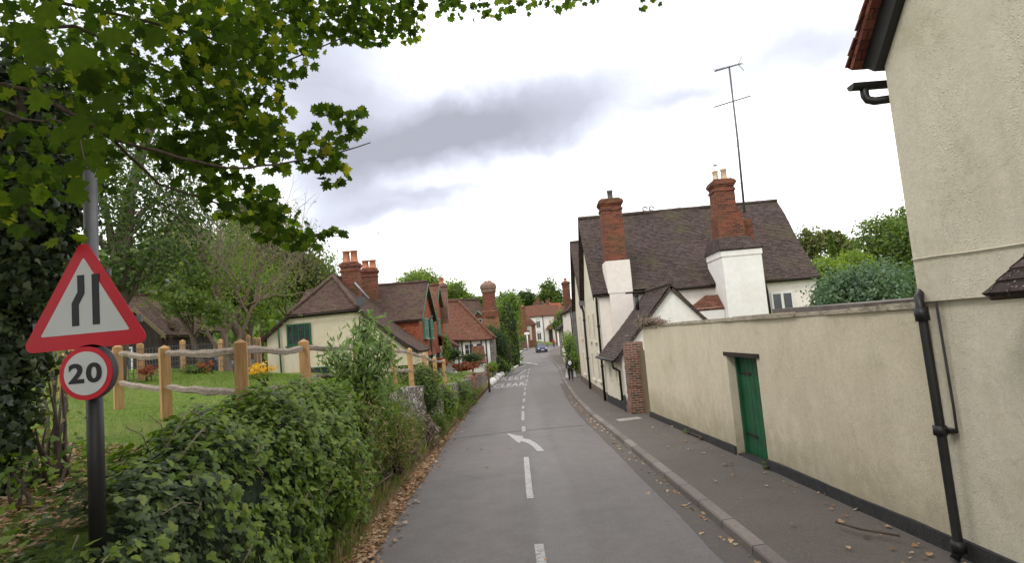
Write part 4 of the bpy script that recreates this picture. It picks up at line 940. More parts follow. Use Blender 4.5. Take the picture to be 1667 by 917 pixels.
for s_ in (-1, 1): mb = MB(); mb.hexa([(-13.3, 20.35, 4.42), (-13.3+s_*1.08, 20.35, 3.37), (-13.3+s_*1.08, 20.4, 3.37), (-13.3, 20.4, 4.42), (-13.3, 20.35, 4.58), (-13.3+s_*1.08, 20.35, 3.53), (-13.3+s_*1.08, 20.4, 3.53), (-13.3, 20.4, 4.58)]); mb.build('bargeboard', M['gate_wood'], bn)
FB = Frame((-14.1, 20.6), (1, 0), (0, -1)); window(FB, .38, 2.35, .42, .85, bn, 'win_white', 2, 1, out=.04)
window(Frame((-12.75, 20.9), (0, 1), (1, 0)), 1.0, 2.3, .9, 1.0, bn, 'win_white', 3, 1, out=.05); mb = MB(); mb.box(-12.2, -12.1, 20.5, 20.6, 1.8, 3.45); mb.build('post', M['dark_wood'], bn)
mb = MB(); mb.lathe((-13.6, 22.9, 5.3), [(.1, 0), (.1, .35), (.16, .4), (.02, .55)], 10); mb.build('roof_vent', M['metal_dark'], bn)
# ------------------------------------------------------------------ right beyond: weatherboarded house
wb = thing('weatherboarded_house', 'narrow grey weatherboarded house with a brick chimney just past the white gables', 'house', (4.6, 47, -1))
mb = MB(); mb.prism([(4.55, 47, -1.2), (4.55, 47, 4.35), (7.0, 47, 7.0), (9.5, 47, 4.35), (9.5, 47, -1.2)][::-1], (0, 9, 0)); mb.build('wall', M['white_house'], wb)
mb = MB()
for i in range(40):
    z = -1+i*.155
    if z > 6.6: break
    x1 = 9.45 if z < 4.3 else 9.4-(z-4.3)*.9; x0 = 4.58 if z < 4.3 else 4.62+(z-4.3)*.92
    mb.hexa([(x0, 46.93, z), (x1, 46.93, z), (x1, 46.999, z), (x0, 46.999, z), (x0, 46.965, z+.16), (x1, 46.965, z+.16), (x1, 46.999, z+.16), (x0, 46.999, z+.16)])
mb.build('weatherboarding', M['weatherboard'], wb)
mb = MB(); roof(mb, (4.3, 56, 4.15), (4.3, 46.8, 4.15), (7, 46.8, 7.1), (7, 56, 7.1), course=.2); roof(mb, (9.7, 46.8, 4.15), (9.7, 56, 4.15), (7, 56, 7.1), (7, 46.8, 7.1), course=.3, nxd=3); mb.build('roof', M['roof_cottage'], wb)
mb = MB(); stack(mb, 4.85, 53, .64, .7, 3.8, 7.0); c_ = mb.build('chimney', M['brick_red'], wb); pot(c_, 4.85, 53, 7.0, .35, .15)
pipe(wb, [(4.45, 46.85, 4.1), (4.48, 46.85, 3.5), (4.5, 46.86, -.9)], .05)
# timber framed little house
TX = 1.0
tm = thing('timber_framed_house', 'small white house with black timbers and a dark overhanging roof beyond the hedge', 'house', (5.2, 80, -1))
mb = MB(); mb.prism([(6.1, 78, -1.2), (6.1, 78, 3.1), (8.2, 78, 5.0), (10.3, 78, 3.1), (10.3, 78, -1.2)][::-1], (0, 7, 0)); mb.build('wall', M['white_house'], tm)
mb = MB()
for x in (6.1, 6.9, 7.7, 8.6): mb.box(x, x+.16, 77.93, 77.999, -1.1, 3.1)
for z in (1.0, 3.0): mb.box(6.1, 10.2, 77.94, 77.998, z, z+.16)
for y in (79, 80.5, 82, 83.5): mb.box(6.03, 6.099, y, y+.15, -1, 3.0)
mb.build('timber_frame', M['dark_wood'], tm)
mb = MB(); roof(mb, (5.6, 85.3, 2.85), (5.6, 77.6, 2.85), (8.2, 77.6, 5.15), (8.2, 85.3, 5.15), course=.2); roof(mb, (10.6, 77.6, 2.9), (10.6, 85.3, 2.9), (8.2, 85.3, 5.15), (8.2, 77.6, 5.15), course=.3, nxd=3); mb.build('roof', M['dark_wood'], tm)
window(Frame((6.1, 78), (1, 0), (0, -1)), 1.3, 1.4, .6, 1, tm, 'win_white', 2, 1)
lw = thing('low_white_wall', 'low weathered white boundary wall curving along the far pavement', 'wall', (4.7, 66, -1))
mb = MB(); pts = [(6.3, 61.5), (5.4, 62.8), (5.2, 66), (5.5, 70), (6.0, 77.5)]
for a, b_ in zip(pts, pts[1:]):
    f = Frame(a, (b_[0]-a[0], b_[1]-a[1])); L = math.dist(a, b_); h = .95 if a[1] < 65 else 1.25
    f.box(mb, 0, L+.02, -1.4, zr(a[1])+.1+h, -.15, .15)
mb.build('wall_face', M['cream_house'], lw)
mb = MB(); mb.box(5.6, 6.0, 60.8, 61.2, -1.4, 1.1); mb.build('end_post', M['dark_wood'], lw)
gp = thing('garden_pier', 'short square red brick pier at the corner of the white gabled house', 'pillar', (4.6, 41.3, -.9))
mb = MB(); mb.box(4.25, 5.3, 41.0, 41.5, -1.4, .18); mb.build('brickwork', M['brick_old'], gp)
mb = MB(); mb.box(4.2, 5.35, 40.95, 41.55, .181, .27); mb.build('coping', M['tar'], gp)
# ------------------------------------------------------------------ far end of the street
bh = thing('brick_house', 'orange brick house with tall square chimney and pale render patch at the bend', 'house', (2.5, 128, -.4))
mb = MB(); mb.box(.9, 4.3, 128, 136, -1, 4.6); mb.build('wall', M['brick_orange'], bh)
mb = MB(); mb.box(1.5, 3.4, 127.93, 127.999, 1.2, 4.3); mb.build('render_patch', M['white_house'], bh)
mb = MB(); mb.box(-2.4, .898, 128.2, 135, -1, 2.6); mb.build('side_wing', M['brick_orange'], bh)
mb = MB(); roof(mb, (-2.6, 127.8, 2.5), (1, 127.8, 2.5), (1, 131, 5.4), (-2.6, 131, 5.4), course=.3); roof(mb, (.6, 127.6, 4.5), (4.7, 127.6, 4.5), (2.6, 131.5, 6.9), (2.2, 131.5, 6.9), course=.3); roof(mb, (4.7, 127.6, 4.5), (4.7, 136.4, 4.5), (2.6, 132, 6.9), (2.6, 131.5, 6.9), course=.3); mb.build('roof', M['roof_rust'], bh)
mb = MB(); stack(mb, 1.75, 126.6, 1.3, 1.2, 2.6, 8.6); mb.box(.6, 2.9, 126.2, 127.2, -1, 3.4); c_ = mb.build('chimney', M['brick_red'], bh); pot(c_, 1.75, 126.6, 8.6, .4, .25)
pub = thing('white_corner_house', 'two storey off-white house with arched windows and red roof closing the street', 'house', (6.5, 142, 0))
mb = MB(); mb.box(2.6, 6.8, 142, 150, -1, 6.8); mb.build('wall', M['white_paint'], pub)
mb = MB(); mb.hexa([(6.8, 142, -1), (10.6, 143.5, -1), (10.6, 150, -1), (6.81, 150, -1), (6.8, 142, 6.8), (10.6, 143.5, 6.8), (10.6, 150, 6.8), (6.81, 150, 6.8)]); mb.build('side_wall', M['white_house'], pub)
mb = MB(); roof(mb, (2.2, 141.6, 6.7), (7.0, 141.5, 6.7), (7.0, 146, 9.6), (2.2, 146, 9.6), course=.3); roof(mb, (7.0, 141.5, 6.7), (11, 143.1, 6.7), (11, 147, 9.3), (7, 146, 9.6), course=.3); mb.build('roof', M['roof_rust'], pub)
FP = Frame((2.6, 142), (1, 0), (0, -1))
for s_, z, h in ((1.0, 3.9, 1.6), (2.9, 3.9, 1.6), (2.9, 1.0, 1.6)):
    f = window(FP, s_, z, 1.0, h, pub, 'win_white', 2, 3, out=.06); q = MB(); q.tube([FP.pt(s_+.5*math.cos(w), z+h+.5*math.sin(w)-.02, .05) for w in [PI*i/6 for i in range(7)]], .06, 5); q.build('arch', M['lead'], f)
mb = MB(); FP.box(mb, .6, 1.3, .3, 2.6, -.02, .05); FP.box(mb, 1.5, 1.8, .3, 2.6, -.02, .05); mb.build('door', M['dark_wood'], pub)
pipe(pub, [(6.7, 141.85, 6.6), (6.7, 141.85, .2)], .09)
mb = MB(); roof(mb, (7.2, 141.2, 3.3), (9.6, 141.2, 3.3), (8.9, 143.2, 5.0), (8.3, 143.2, 5.0), course=.2, nxd=.8); pr_ = mb.build('porch_roof', M['roof_rust'], pub)
mb = MB(); mb.box(7.9, 8.8, 142.1, 142.7, -.5, 3.2); mb.build('porch_door', M['dark_wood'], pr_)
mb = MB(); stack(mb, 8.6, 148, 1.0, .9, 7, 10.9); mb.build('chimney', M['brick_red'], pub)
rh = thing('red_roofed_house', 'far house with a bright orange red roof rising behind the white corner house', 'house', (10, 160, 1))
mb = MB(); mb.box(9, 12.6, 158, 168, 0, 8.4); mb.build('wall', M['brick_orange'], rh); mb = MB(); roof(mb, (8.6, 157.5, 8.2), (13, 157.5, 8.2), (13, 163, 10.6), (8.6, 163, 10.6), course=.4); mb.build('roof', M['tile_hung'], rh)
bk = thing('brick_cottage', 'narrow brick cottage with small white ground floor on the right of the bend', 'cottage', (8, 118, -.3))
mb = MB(); mb.box(8.6, 12, 124, 130, -1, 6.2); mb.build('wall', M['brick_old'], bk); mb = MB(); mb.box(8.62, 12, 123.9, 123.999, -1, 2.6); mb.build('lower_wall', M['white_paint'], bk)
mb = MB(); roof(mb, (8.3, 123.5, 6.0), (12.3, 123.5, 6.0), (12.3, 127, 8.0), (8.3, 127, 8.0), course=.3); mb.build('roof', M['roof_rust'], bk)
fh = thing('hillside_house', 'distant brick house half hidden behind the roof of the white corner house', 'house', (7, 165, 1))
mb = MB(); mb.box(4.8, 9.4, 164, 172, 0, 7.5); mb.build('wall', M['brick_orange'], fh); mb = MB(); roof(mb, (4.4, 163.5, 7.3), (9.8, 163.5, 7.3), (8.6, 168, 11.6), (5.6, 168, 11.6), course=.4); mb.build('roof', M['roof_cottage'], fh)
mb = MB(); stack(mb, 6.8, 167, 1.0, 1.0, 10, 12.6); mb.build('chimney', M['brick_red'], fh)
# ------------------------------------------------------------------ stone retaining wall along the verge
rw = thing('flint_wall', 'grey flint retaining wall overgrown with shrubs along the left verge', 'wall', (-2.6, 20, zr(20)))
mb = MB(); ysw = [9+.35*i for i in range(107)]
def wtop(y): return max(lerp_tab(GE, y)+.06, zr(y)+.9) - (.0 if y < 43 else (y-43)*.15) +.05*noise.noise(Vector((y*.9, 2, 2)))
for a, b_ in zip(ysw, ysw[1:]):
    nz_ = 7; 
    def Pp(y, k):
        z0 = zr(y)-.2; z = z0+(wtop(y)-z0)*k/nz_
        return Vector((xw(y)+.03+.05*noise.noise(Vector((y*2.5, z*4, 1))), y, z))
    for k in range(nz_):
        mb.face([Pp(a, k), Pp(b_, k), Pp(b_, k+1), Pp(a, k+1)], uv=[(a, k*.2), (b_, k*.2), (b_, k*.2+.2), (a, k*.2+.2)])
    q0, q1 = Pp(a, nz_), Pp(b_, nz_); mb.face([q0, q1, q1-Vector((.35, 0, -.02)), q0-Vector((.35, 0, -.02))])
    mb.face([q0-Vector((.35, 0, -.02)), q1-Vector((.35, 0, -.02)), q1-Vector((.35, 0, 1.2)), q0-Vector((.35, 0, 1.2))])
y = ysw[-1]; mb.face([Pp(y, 0), Pp(y, nz_), Pp(y, nz_)-Vector((.35, 0, 0)), Pp(y, 0)-Vector((.35, 0, 0))])
mb.build('stonework', M['flint'], rw)
mb = MB(); y = 31.0
while y < 45.9:
    z = wtop(y)+.02; x = xw(y); l = random.uniform(.25, .45); mb.hexa([(x-.38, y, z-.02), (x+.08, y, z-.02), (x+.08, y+l-.02, z-.02), (x-.38, y+l-.02, z-.02), (x-.3, y+.03, z+.12), (x+.02, y+.03, z+.12), (x+.02, y+l-.04, z+.12), (x-.3, y+l-.04, z+.12)]); y += l
mb.build('coping', M['brick_old'], rw)
# ------------------------------------------------------------------ oak post and cleft rail fence
fn = thing('oak_fence', 'new oak posts with grey cleft rails running round the lawn corner and down the lane', 'fence', (-3.05, 6.5, gz(-3.05, 6.5)))
FPT = [(-8.3, 10.7, 2.86), (-6.45, 9.5, None), (-4.8, 8.05, None), (-3.05, 6.5, None), (-3.13, 8.75, None), (-2.98, 11.0, 2.62), (-2.78, 13.3, None), (-2.77, 15.6, None), (-2.76, 17.9, None), (-2.76, 20.2, None), (-2.74, 22.5, None)]
PXT = {1: (191, 561), 2: (267, 562), 3: (391, 552), 4: (494, 552), 6: (637, 560), 7: (666, 566.5), 8: (690, 574), 9: (707, 581), 10: (722, 585)}
posts = []
for i, (x, y, z) in enumerate(FPT):
    if i in PXT:
        p = U(*PXT[i], y); x, z = p.x, p.z
    posts.append(Vector((x, y, z)))
def post(parent, x, y, z, w=.12, h=1.2, yaw=0.0, name='post'):
    mb = MB(); c, s_ = math.cos(yaw), math.sin(yaw); tl = random.uniform(-.012, .012), random.uniform(-.012, .012)
    def q(i, j, zz, k=1): return Vector((x+(c*i-s_*j)*w/2*k+tl[0]*(zz-z), y+(s_*i+c*j)*w/2*k+tl[1]*(zz-z), zz))
    sq = [(-1, -1), (1, -1), (1, 1), (-1, 1)]
    mb.hexa([q(i, j, z-h) for i, j in sq]+[q(i, j, z-.045) for i, j in sq])
    for a in range(4):
        (i, j), (k, l) = sq[a], sq[(a+1) % 4]; mb.face([q(i, j, z-.0451), q(k, l, z-.0451), q(0, 0, z)])
    return mb.build(name, M['oak'], parent)
for i, p in enumerate(posts): post(fn, p.x, p.y, p.z, .125 if i != 3 else .13, max(.9, p.z-gz(p.x, p.y)+.15), yaw=(.75 if i < 3 else .35 if i == 3 else .05))
for i in range(len(posts)-1):
    for dz in (.13, .60):
        a, b_ = posts[i]-Vector((0, 0, dz+random.uniform(-.02, .02))), posts[i+1]-Vector((0, 0, dz+random.uniform(-.02, .02)))
        d = (b_-a); n = 12; mb = MB(); V = []; seed = random.random()*40
        for k in range(n+1):
            t = k/n; p = a+d*t+Vector((0, 0, .035*noise.noise(Vector((t*2.2, seed, 0)))+.02*noise.noise(Vector((t*8, seed, 4)))-.015*math.sin(PI*t)))
            e = min(1, min(t, 1-t)*7+.35); hh = (.046+.016*noise.noise(Vector((t*4, seed, 8))))*e; ww = (.03+.008*noise.noise(Vector((t*5, seed, 3))))*e
            sd_ = d.cross(Vector((0, 0, 1))).normalized(); tw = .5*noise.noise(Vector((t*1.5, seed, 12)))
            for an in (.3, 1.5, 2.9, 4.1, 5.4):
                an += tw; V.append(p+sd_*math.cos(an)*ww+Vector((0, 0, math.sin(an)*hh)))
        Fc = [(k*5+i_, k*5+(i_+1) % 5, (k+1)*5+(i_+1) % 5, (k+1)*5+i_) for k in range(n) for i_ in range(5)]
        mb.idx(V, Fc, False); mb.build('rail', M['rail'], fn)
wf = thing('wire_fence', 'black wire mesh fence on oak posts behind the lawn beside the barn', 'fence', (-8.7, 15, gz(-8.7, 15)))
WP = []
for (px, py, d) in ((None, None, 11.2), (228, 558, 13.2), (297, 553, 15.6), (359, 552, 17.6), (404, 545, 19.6), (415, 549, 20.6), (421, 549, 21.3)):
    p = U(px, py, d) if px else Vector((-8.5, d, 3.05)); WP.append(p); post(wf, p.x, p.y, p.z, .11, p.z-gz(p.x, p.y)+.15, .1)
mb = MB()
for a, b_ in zip(WP, WP[1:]):
    L = (b_-a).length; za, zb_ = gz(a.x, a.y)+.05, gz(b_.x, b_.y)+.05
    for k in range(6):
        h = k/5; mb.tube([(a.x+.06, a.y, za+(a.z-.15-za)*h), (b_.x+.06, b_.y, zb_+(b_.z-.15-zb_)*h)], .008, 3, False)
    n = int(L/.16)
    for k in range(n):
        t_ = k/n; p = a.lerp(b_, t_); z0 = za+(zb_-za)*t_; mb.tube([(p.x+.06, p.y, z0), (p.x+.06, p.y, p.z-.15)], .007, 3, False)
mb.build('wire_mesh', M['metal_dark'], wf)
# ------------------------------------------------------------------ road sign
SX, SY = -2.515, 3.42
rs = thing('road_sign', 'red bordered road narrows triangle above a 20 speed limit roundel on a black pole', 'road sign', (SX, SY+.07, gz(SX, SY)))
mb = MB(); mb.tube([(SX-.01, SY+.07, 2.45), (SX-.015, SY+.07, 3.74)], .038, 18); mb.build('pole', M['metal_grey'], rs)
mb = MB(); mb.tube([(SX, SY+.07, 1.2), (SX-.01, SY+.07, 2.75)], .044, 18); mb.build('pole_sleeve', M['black'], rs)
def plate(poly, y, th): 
    mb = MB(); mb.prism([(x, y, z) for x, z in poly], (0, th, 0)); return mb
def rounded(pts, r, n=6):
    out = []; N = len(pts)
    for i in range(N):
        p, a, b_ = Vector(pts[i]), Vector(pts[i-1]), Vector(pts[(i+1) % N])
        u, v = (a-p).normalized(), (b_-p).normalized(); ang = u.angle(v)/2; L = r/math.tan(ang); c = p+(u+v).normalized()*(r/math.sin(ang))
        s_, e = (p+u*L)-c, (p+v*L)-c
        a0 = math.atan2(s_.y, s_.x); a1 = math.atan2(e.y, e.x); dd = (a1-a0+PI) % (2*PI)-PI
        for k in range(n+1): w = a0+dd*k/n; out.append((c.x+r*math.cos(w), c.y+r*math.sin(w)))
    return out
TC = (SX-.005, 2.665)   # centre of the triangle's base
rot_ = R(.6)
def tp(x, z): return (TC[0]+x*math.cos(rot_)-z*math.sin(rot_), TC[1]+x*math.sin(rot_)+z*math.cos(rot_))
tri = [tp(*q) for q in rounded([(-.385, -.035), (.385, -.035), (0, .630)], .042)]
tri_in = [tp(*q) for q in rounded([(-.262, .052), (.262, .052), (0, .505)], .006, 2)]
tpl = plate(tri, SY, .004).build('triangle_plate', M['sign_red'], rs)
plate(tri_in, SY-.003, .0025).build('white_field', M['sign_white'], tpl)
bar1 = [(-.052, .105), (-.012, .105), (-.010, .235), (.028, .290), (.028, .415), (-.012, .415), (-.012, .305), (-.052, .24)]
bar1 = [(-.062, .100), (-.020, .100), (-.020, .225), (.016, .290), (.016, .400), (-.026, .400), (-.026, .300), (-.062, .235)]
bar2 = [(.060, .100), (.102, .100), (.102, .400), (.060, .400)]
sym = MB()
for bar in (bar1, bar2):
    q = [tp(x-.012, z) for x, z in bar]; sym.prism([(x, SY-.0055, z) for x, z in q], (0, .0022, 0))
sym.build('narrow_road_symbol', M['sign_black'], tpl)
mb = MB(); mb.box(SX-.32, SX+.32, SY+.005, SY+.022, 2.76, 2.80); mb.box(SX-.14, SX+.14, SY+.005, SY+.022, 3.05, 3.09); mb.build('bracket', M['metal_grey'], tpl)
CZ = 2.485; cxs = SX+.002
circ = lambda r: [(cxs+r*math.cos(2*PI*i/48), CZ+r*math.sin(2*PI*i/48)) for i in range(48)]
spl = plate(circ(.155), SY-.012, .004).build('speed_plate', M['sign_red'], rs)
plate(circ(.126), SY-.015, .0025).build('white_field', M['sign_white'], spl)
vs, fs = text_polys('20', .035)
x0, x1 = min(v.x for v in vs), max(v.x for v in vs); y0_, y1_ = min(v.y for v in vs), max(v.y for v in vs)
mb = MB(); mb.idx([(cxs-.098+.196*(v.x-x0)/(x1-x0), SY-.0175, CZ-.058+.118*(v.y-y0_)/(y1_-y0_)) for v in vs], fs, False); mb.build('number', M['sign_black'], spl)
mb = MB(); mb.lathe((0, 0, 0), [(0.001, 0), (.16, 0), (.16, .012), (.15, .02), (.001, .022)], 32); mb.v = [Vector((cxs+p.x+.018, SY+.0+p.z, CZ+p.y+.006)) for p in mb.v]; mb.build('backing_ring', M['metal_dark'], spl)
# ------------------------------------------------------------------ painted boulders, rusty gate posts
for i, (y, r_, lab) in enumerate(((43.6, .24, 'white painted boulder nearest the camera at the lay-by kerb'), (45.8, .27, 'white painted boulder second along the lay-by kerb'), (48.4, .25, 'white painted boulder third along the lay-by kerb'), (51.2, .27, 'white painted boulder fourth along the lay-by kerb'), (54, .25, 'white painted boulder farthest along the lay-by kerb'))):
    mb = MB(); x = Le(y)+.10; mb.ell((x, y, zr(y)+.18), (r_*1.25, r_*1.5, r_*1.15), 10, 7, amp=.35, seed=i*2.2)
    tag(mb.build('boulder', M['white_paint'], None, (x, y, zr(y))), lab, 'boulder', 'white painted boulders along the kerb')
gr = thing('rusty_posts', 'rust brown iron gate posts with sloping rail against the old wall', 'gate post', (-2.35, 31, zr(31)))
mb = MB()
for (px, py, d, h) in ((771, 609, 29.5, 1.3), (794, 597, 37, 1.35)):
    p = U(px, py, d); mb = MB(); z0 = zr(d)-.1; mb.tube([(p.x, d, z0), (p.x, d, p.z-.05)], [.07, .06], 8); mb.ell((p.x, d, p.z), (.1, .1, .09), 8, 6); mb.build('post', plain('rust', (.17, .065, .04), .8, .35), gr)
a, c_ = U(771, 618, 29.5), U(794, 605, 37); 
for o_ in (0, .5): mb = MB(); mb.tube([a-Vector((0, 0, o_)), a.lerp(c_, .5)-Vector((0, 0, .1+o_)), c_-Vector((0, 0, o_))], .03, 6); mb.build('rail', M['brick_old'], gr)
# ------------------------------------------------------------------ white signpost and railings at the bend
sp_ = thing('signpost', 'white post with small white name board beside the far bend', 'signpost', (2.0, 104, -.6))
p0 = U(860, 568, 104); p1 = U(857.5, 541, 104)
mb = MB(); mb.tube([(p0.x, 104, p0.z-.2), (p1.x, 104, p1.z)], .10, 8); mb.build('pole', M['win_white'], sp_)
mb = MB(); mb.box(p1.x-.45, p1.x+.45, 103.8, 103.88, p1.z-.45, p1.z-.05); mb.build('board', M['win_white'], sp_)
rl = thing('railings', 'dark iron railings in front of the brick house at the bend', 'railings', (.5, 112, -.5))
for i in range(18):
    mb = MB(); x = -1.2+i*.18; mb.box(x, x+.05, 112, 112.05, -.7, 1.3); mb.build('bar', M['metal_dark'], rl)
for z_ in (1.3, -.4): mb = MB(); mb.box(-1.2, 2.0, 111.98, 112.07, z_, z_+.1); mb.build('rail', M['metal_dark'], rl)
# ------------------------------------------------------------------ cars
def car(label, base, yaw, paint, group='cars in the scene'):
    base = Vector(base); t_ = thing('parked_car' if 'parked' in label else 'car', label, 'car', base)
    c, s_ = math.cos(yaw), math.sin(yaw)
    def T(p): return base+Vector((c*p[0]-s_*p[1], s_*p[0]+c*p[1], p[2]))
    # stations from nose (y=-2) to tail: (y, halfwidth low, z bottom, z belt, halfwidth roof, z roof)
    st = [(-2.02, .62, .28, .62, .58, .64), (-1.9, .80, .20, .74, .74, .80), (-1.55, .86, .18, .84, .76, .92), (-1.0, .87, .17, .93, .74, 1.03), (-.25, .87, .17, .97, .60, 1.50), (.5, .87, .17, .98, .60, 1.56), (1.3, .87, .17, .98, .58, 1.52), (1.75, .85, .20, .96, .62, 1.20), (1.98, .74, .28, .88, .66, .92)]
    V = []; 
    for (y, w, zb0, zm, wr2, zt2) in st:
        V += [T(q) for q in ((-w*.86, y, zb0), (-w, y, zb0+.16), (-w, y, zm-.1), (-w*.96, y, zm), (-wr2, y, zt2-.04), (-wr2*.8, y, zt2), (wr2*.8, y, zt2), (wr2, y, zt2-.04), (w*.96, y, zm), (w, y, zm-.1), (w, y, zb0+.16), (w*.86, y, zb0))]
    n = 12; Fc = [(k*n+i, k*n+(i+1) % n, (k+1)*n+(i+1) % n, (k+1)*n+i) for k in range(len(st)-1) for i in range(n)]
    Fc = [f[::-1] for f in Fc]+[tuple(range(n)), tuple((len(st)-1)*n+i for i in range(n))[::-1]]
    mb = MB(); mb.idx(V, Fc, True); body = mb.build('body', paint, t_)
    def quad(name, P, m, par=t_, th=.012):
        mb = MB(); P = [T(p) for p in P]; nn = (P[1]-P[0]).cross(P[2]-P[0]).normalized(); mb.prism([p+nn*th for p in P], -nn*th*1.6); return mb.build(name, M[m], par)
    quad('windscreen', [(-.66, -.97, 1.02), (.66, -.97, 1.02), (.50, -.28, 1.49), (-.50, -.28, 1.49)], 'glass', th=.02)
    quad('rear_window', [(.6, 1.73, 1.12), (-.6, 1.73, 1.12), (-.48, 1.36, 1.48), (.48, 1.36, 1.48)], 'glass', th=.03)
    for sg in (-1, 1):
        P = [(sg*.845, -.75, .99), (sg*.84, 1.55, 1.0), (sg*.62, 1.2, 1.45), (sg*.62, -.22, 1.44)]; quad('side_window', P if sg > 0 else P[::-1], 'glass', th=.02)
        mb = MB(); mb.ell(T((sg*.60, -1.93, .66)), (.17, .10, .10), 10, 6); mb.build('headlight', M['win_white'], t_)
        mb = MB(); mb.ell(T((sg*.62, 1.92, .80)), (.14, .08, .14), 10, 6); mb.build('tail_light', M['sign_red'], t_)
        mb = MB(); mb.ell(T((sg*.98, -.62, 1.02)), (.10, .07, .08), 8, 6); mb.build('wing_mirror', M['black'], t_)
        for y in (-1.28, 1.25):
            mb = MB(); mb.tube([T((sg*.70, y, .31)), T((sg*.87, y, .31))], [.31, .31], 20); wl_ = mb.build('wheel', M['tar'], t_)
            mb = MB(); mb.tube([T((sg*.86, y, .31)), T((sg*.885, y, .31))], [.19, .17], 14); mb.build('rim', M['metal_grey'], wl_)
    mb = MB(); P = [(-.45, -2.03, .34), (.45, -2.03, .34), (.45, -1.98, .52), (-.45, -1.98, .52)]; quad('grille', P, 'black')
    quad('licence_plate', [(-.26, -2.06, .40), (.26, -2.06, .40), (.26, -2.05, .51), (-.26, -2.05, .51)], 'sign_white')
    return t_
def paint(name, c):
    b = NB(name); return b.done((*c, 1), .42, spec=.35, Coat_Weight=.12)
cb = U(881.5, 572, 100)
car('dark blue hatchback driving towards the camera with its headlights facing us', (cb.x, 100, zr(100)), .06, paint('navy_paint', (.022, .025, .065)))
car('silver blue parked car behind the wire fence and bare tree', (-13.3, 25.5, gz(-13.3, 25.5)-.3), 1.5, paint('silver_blue_paint', (.10, .13, .18)))
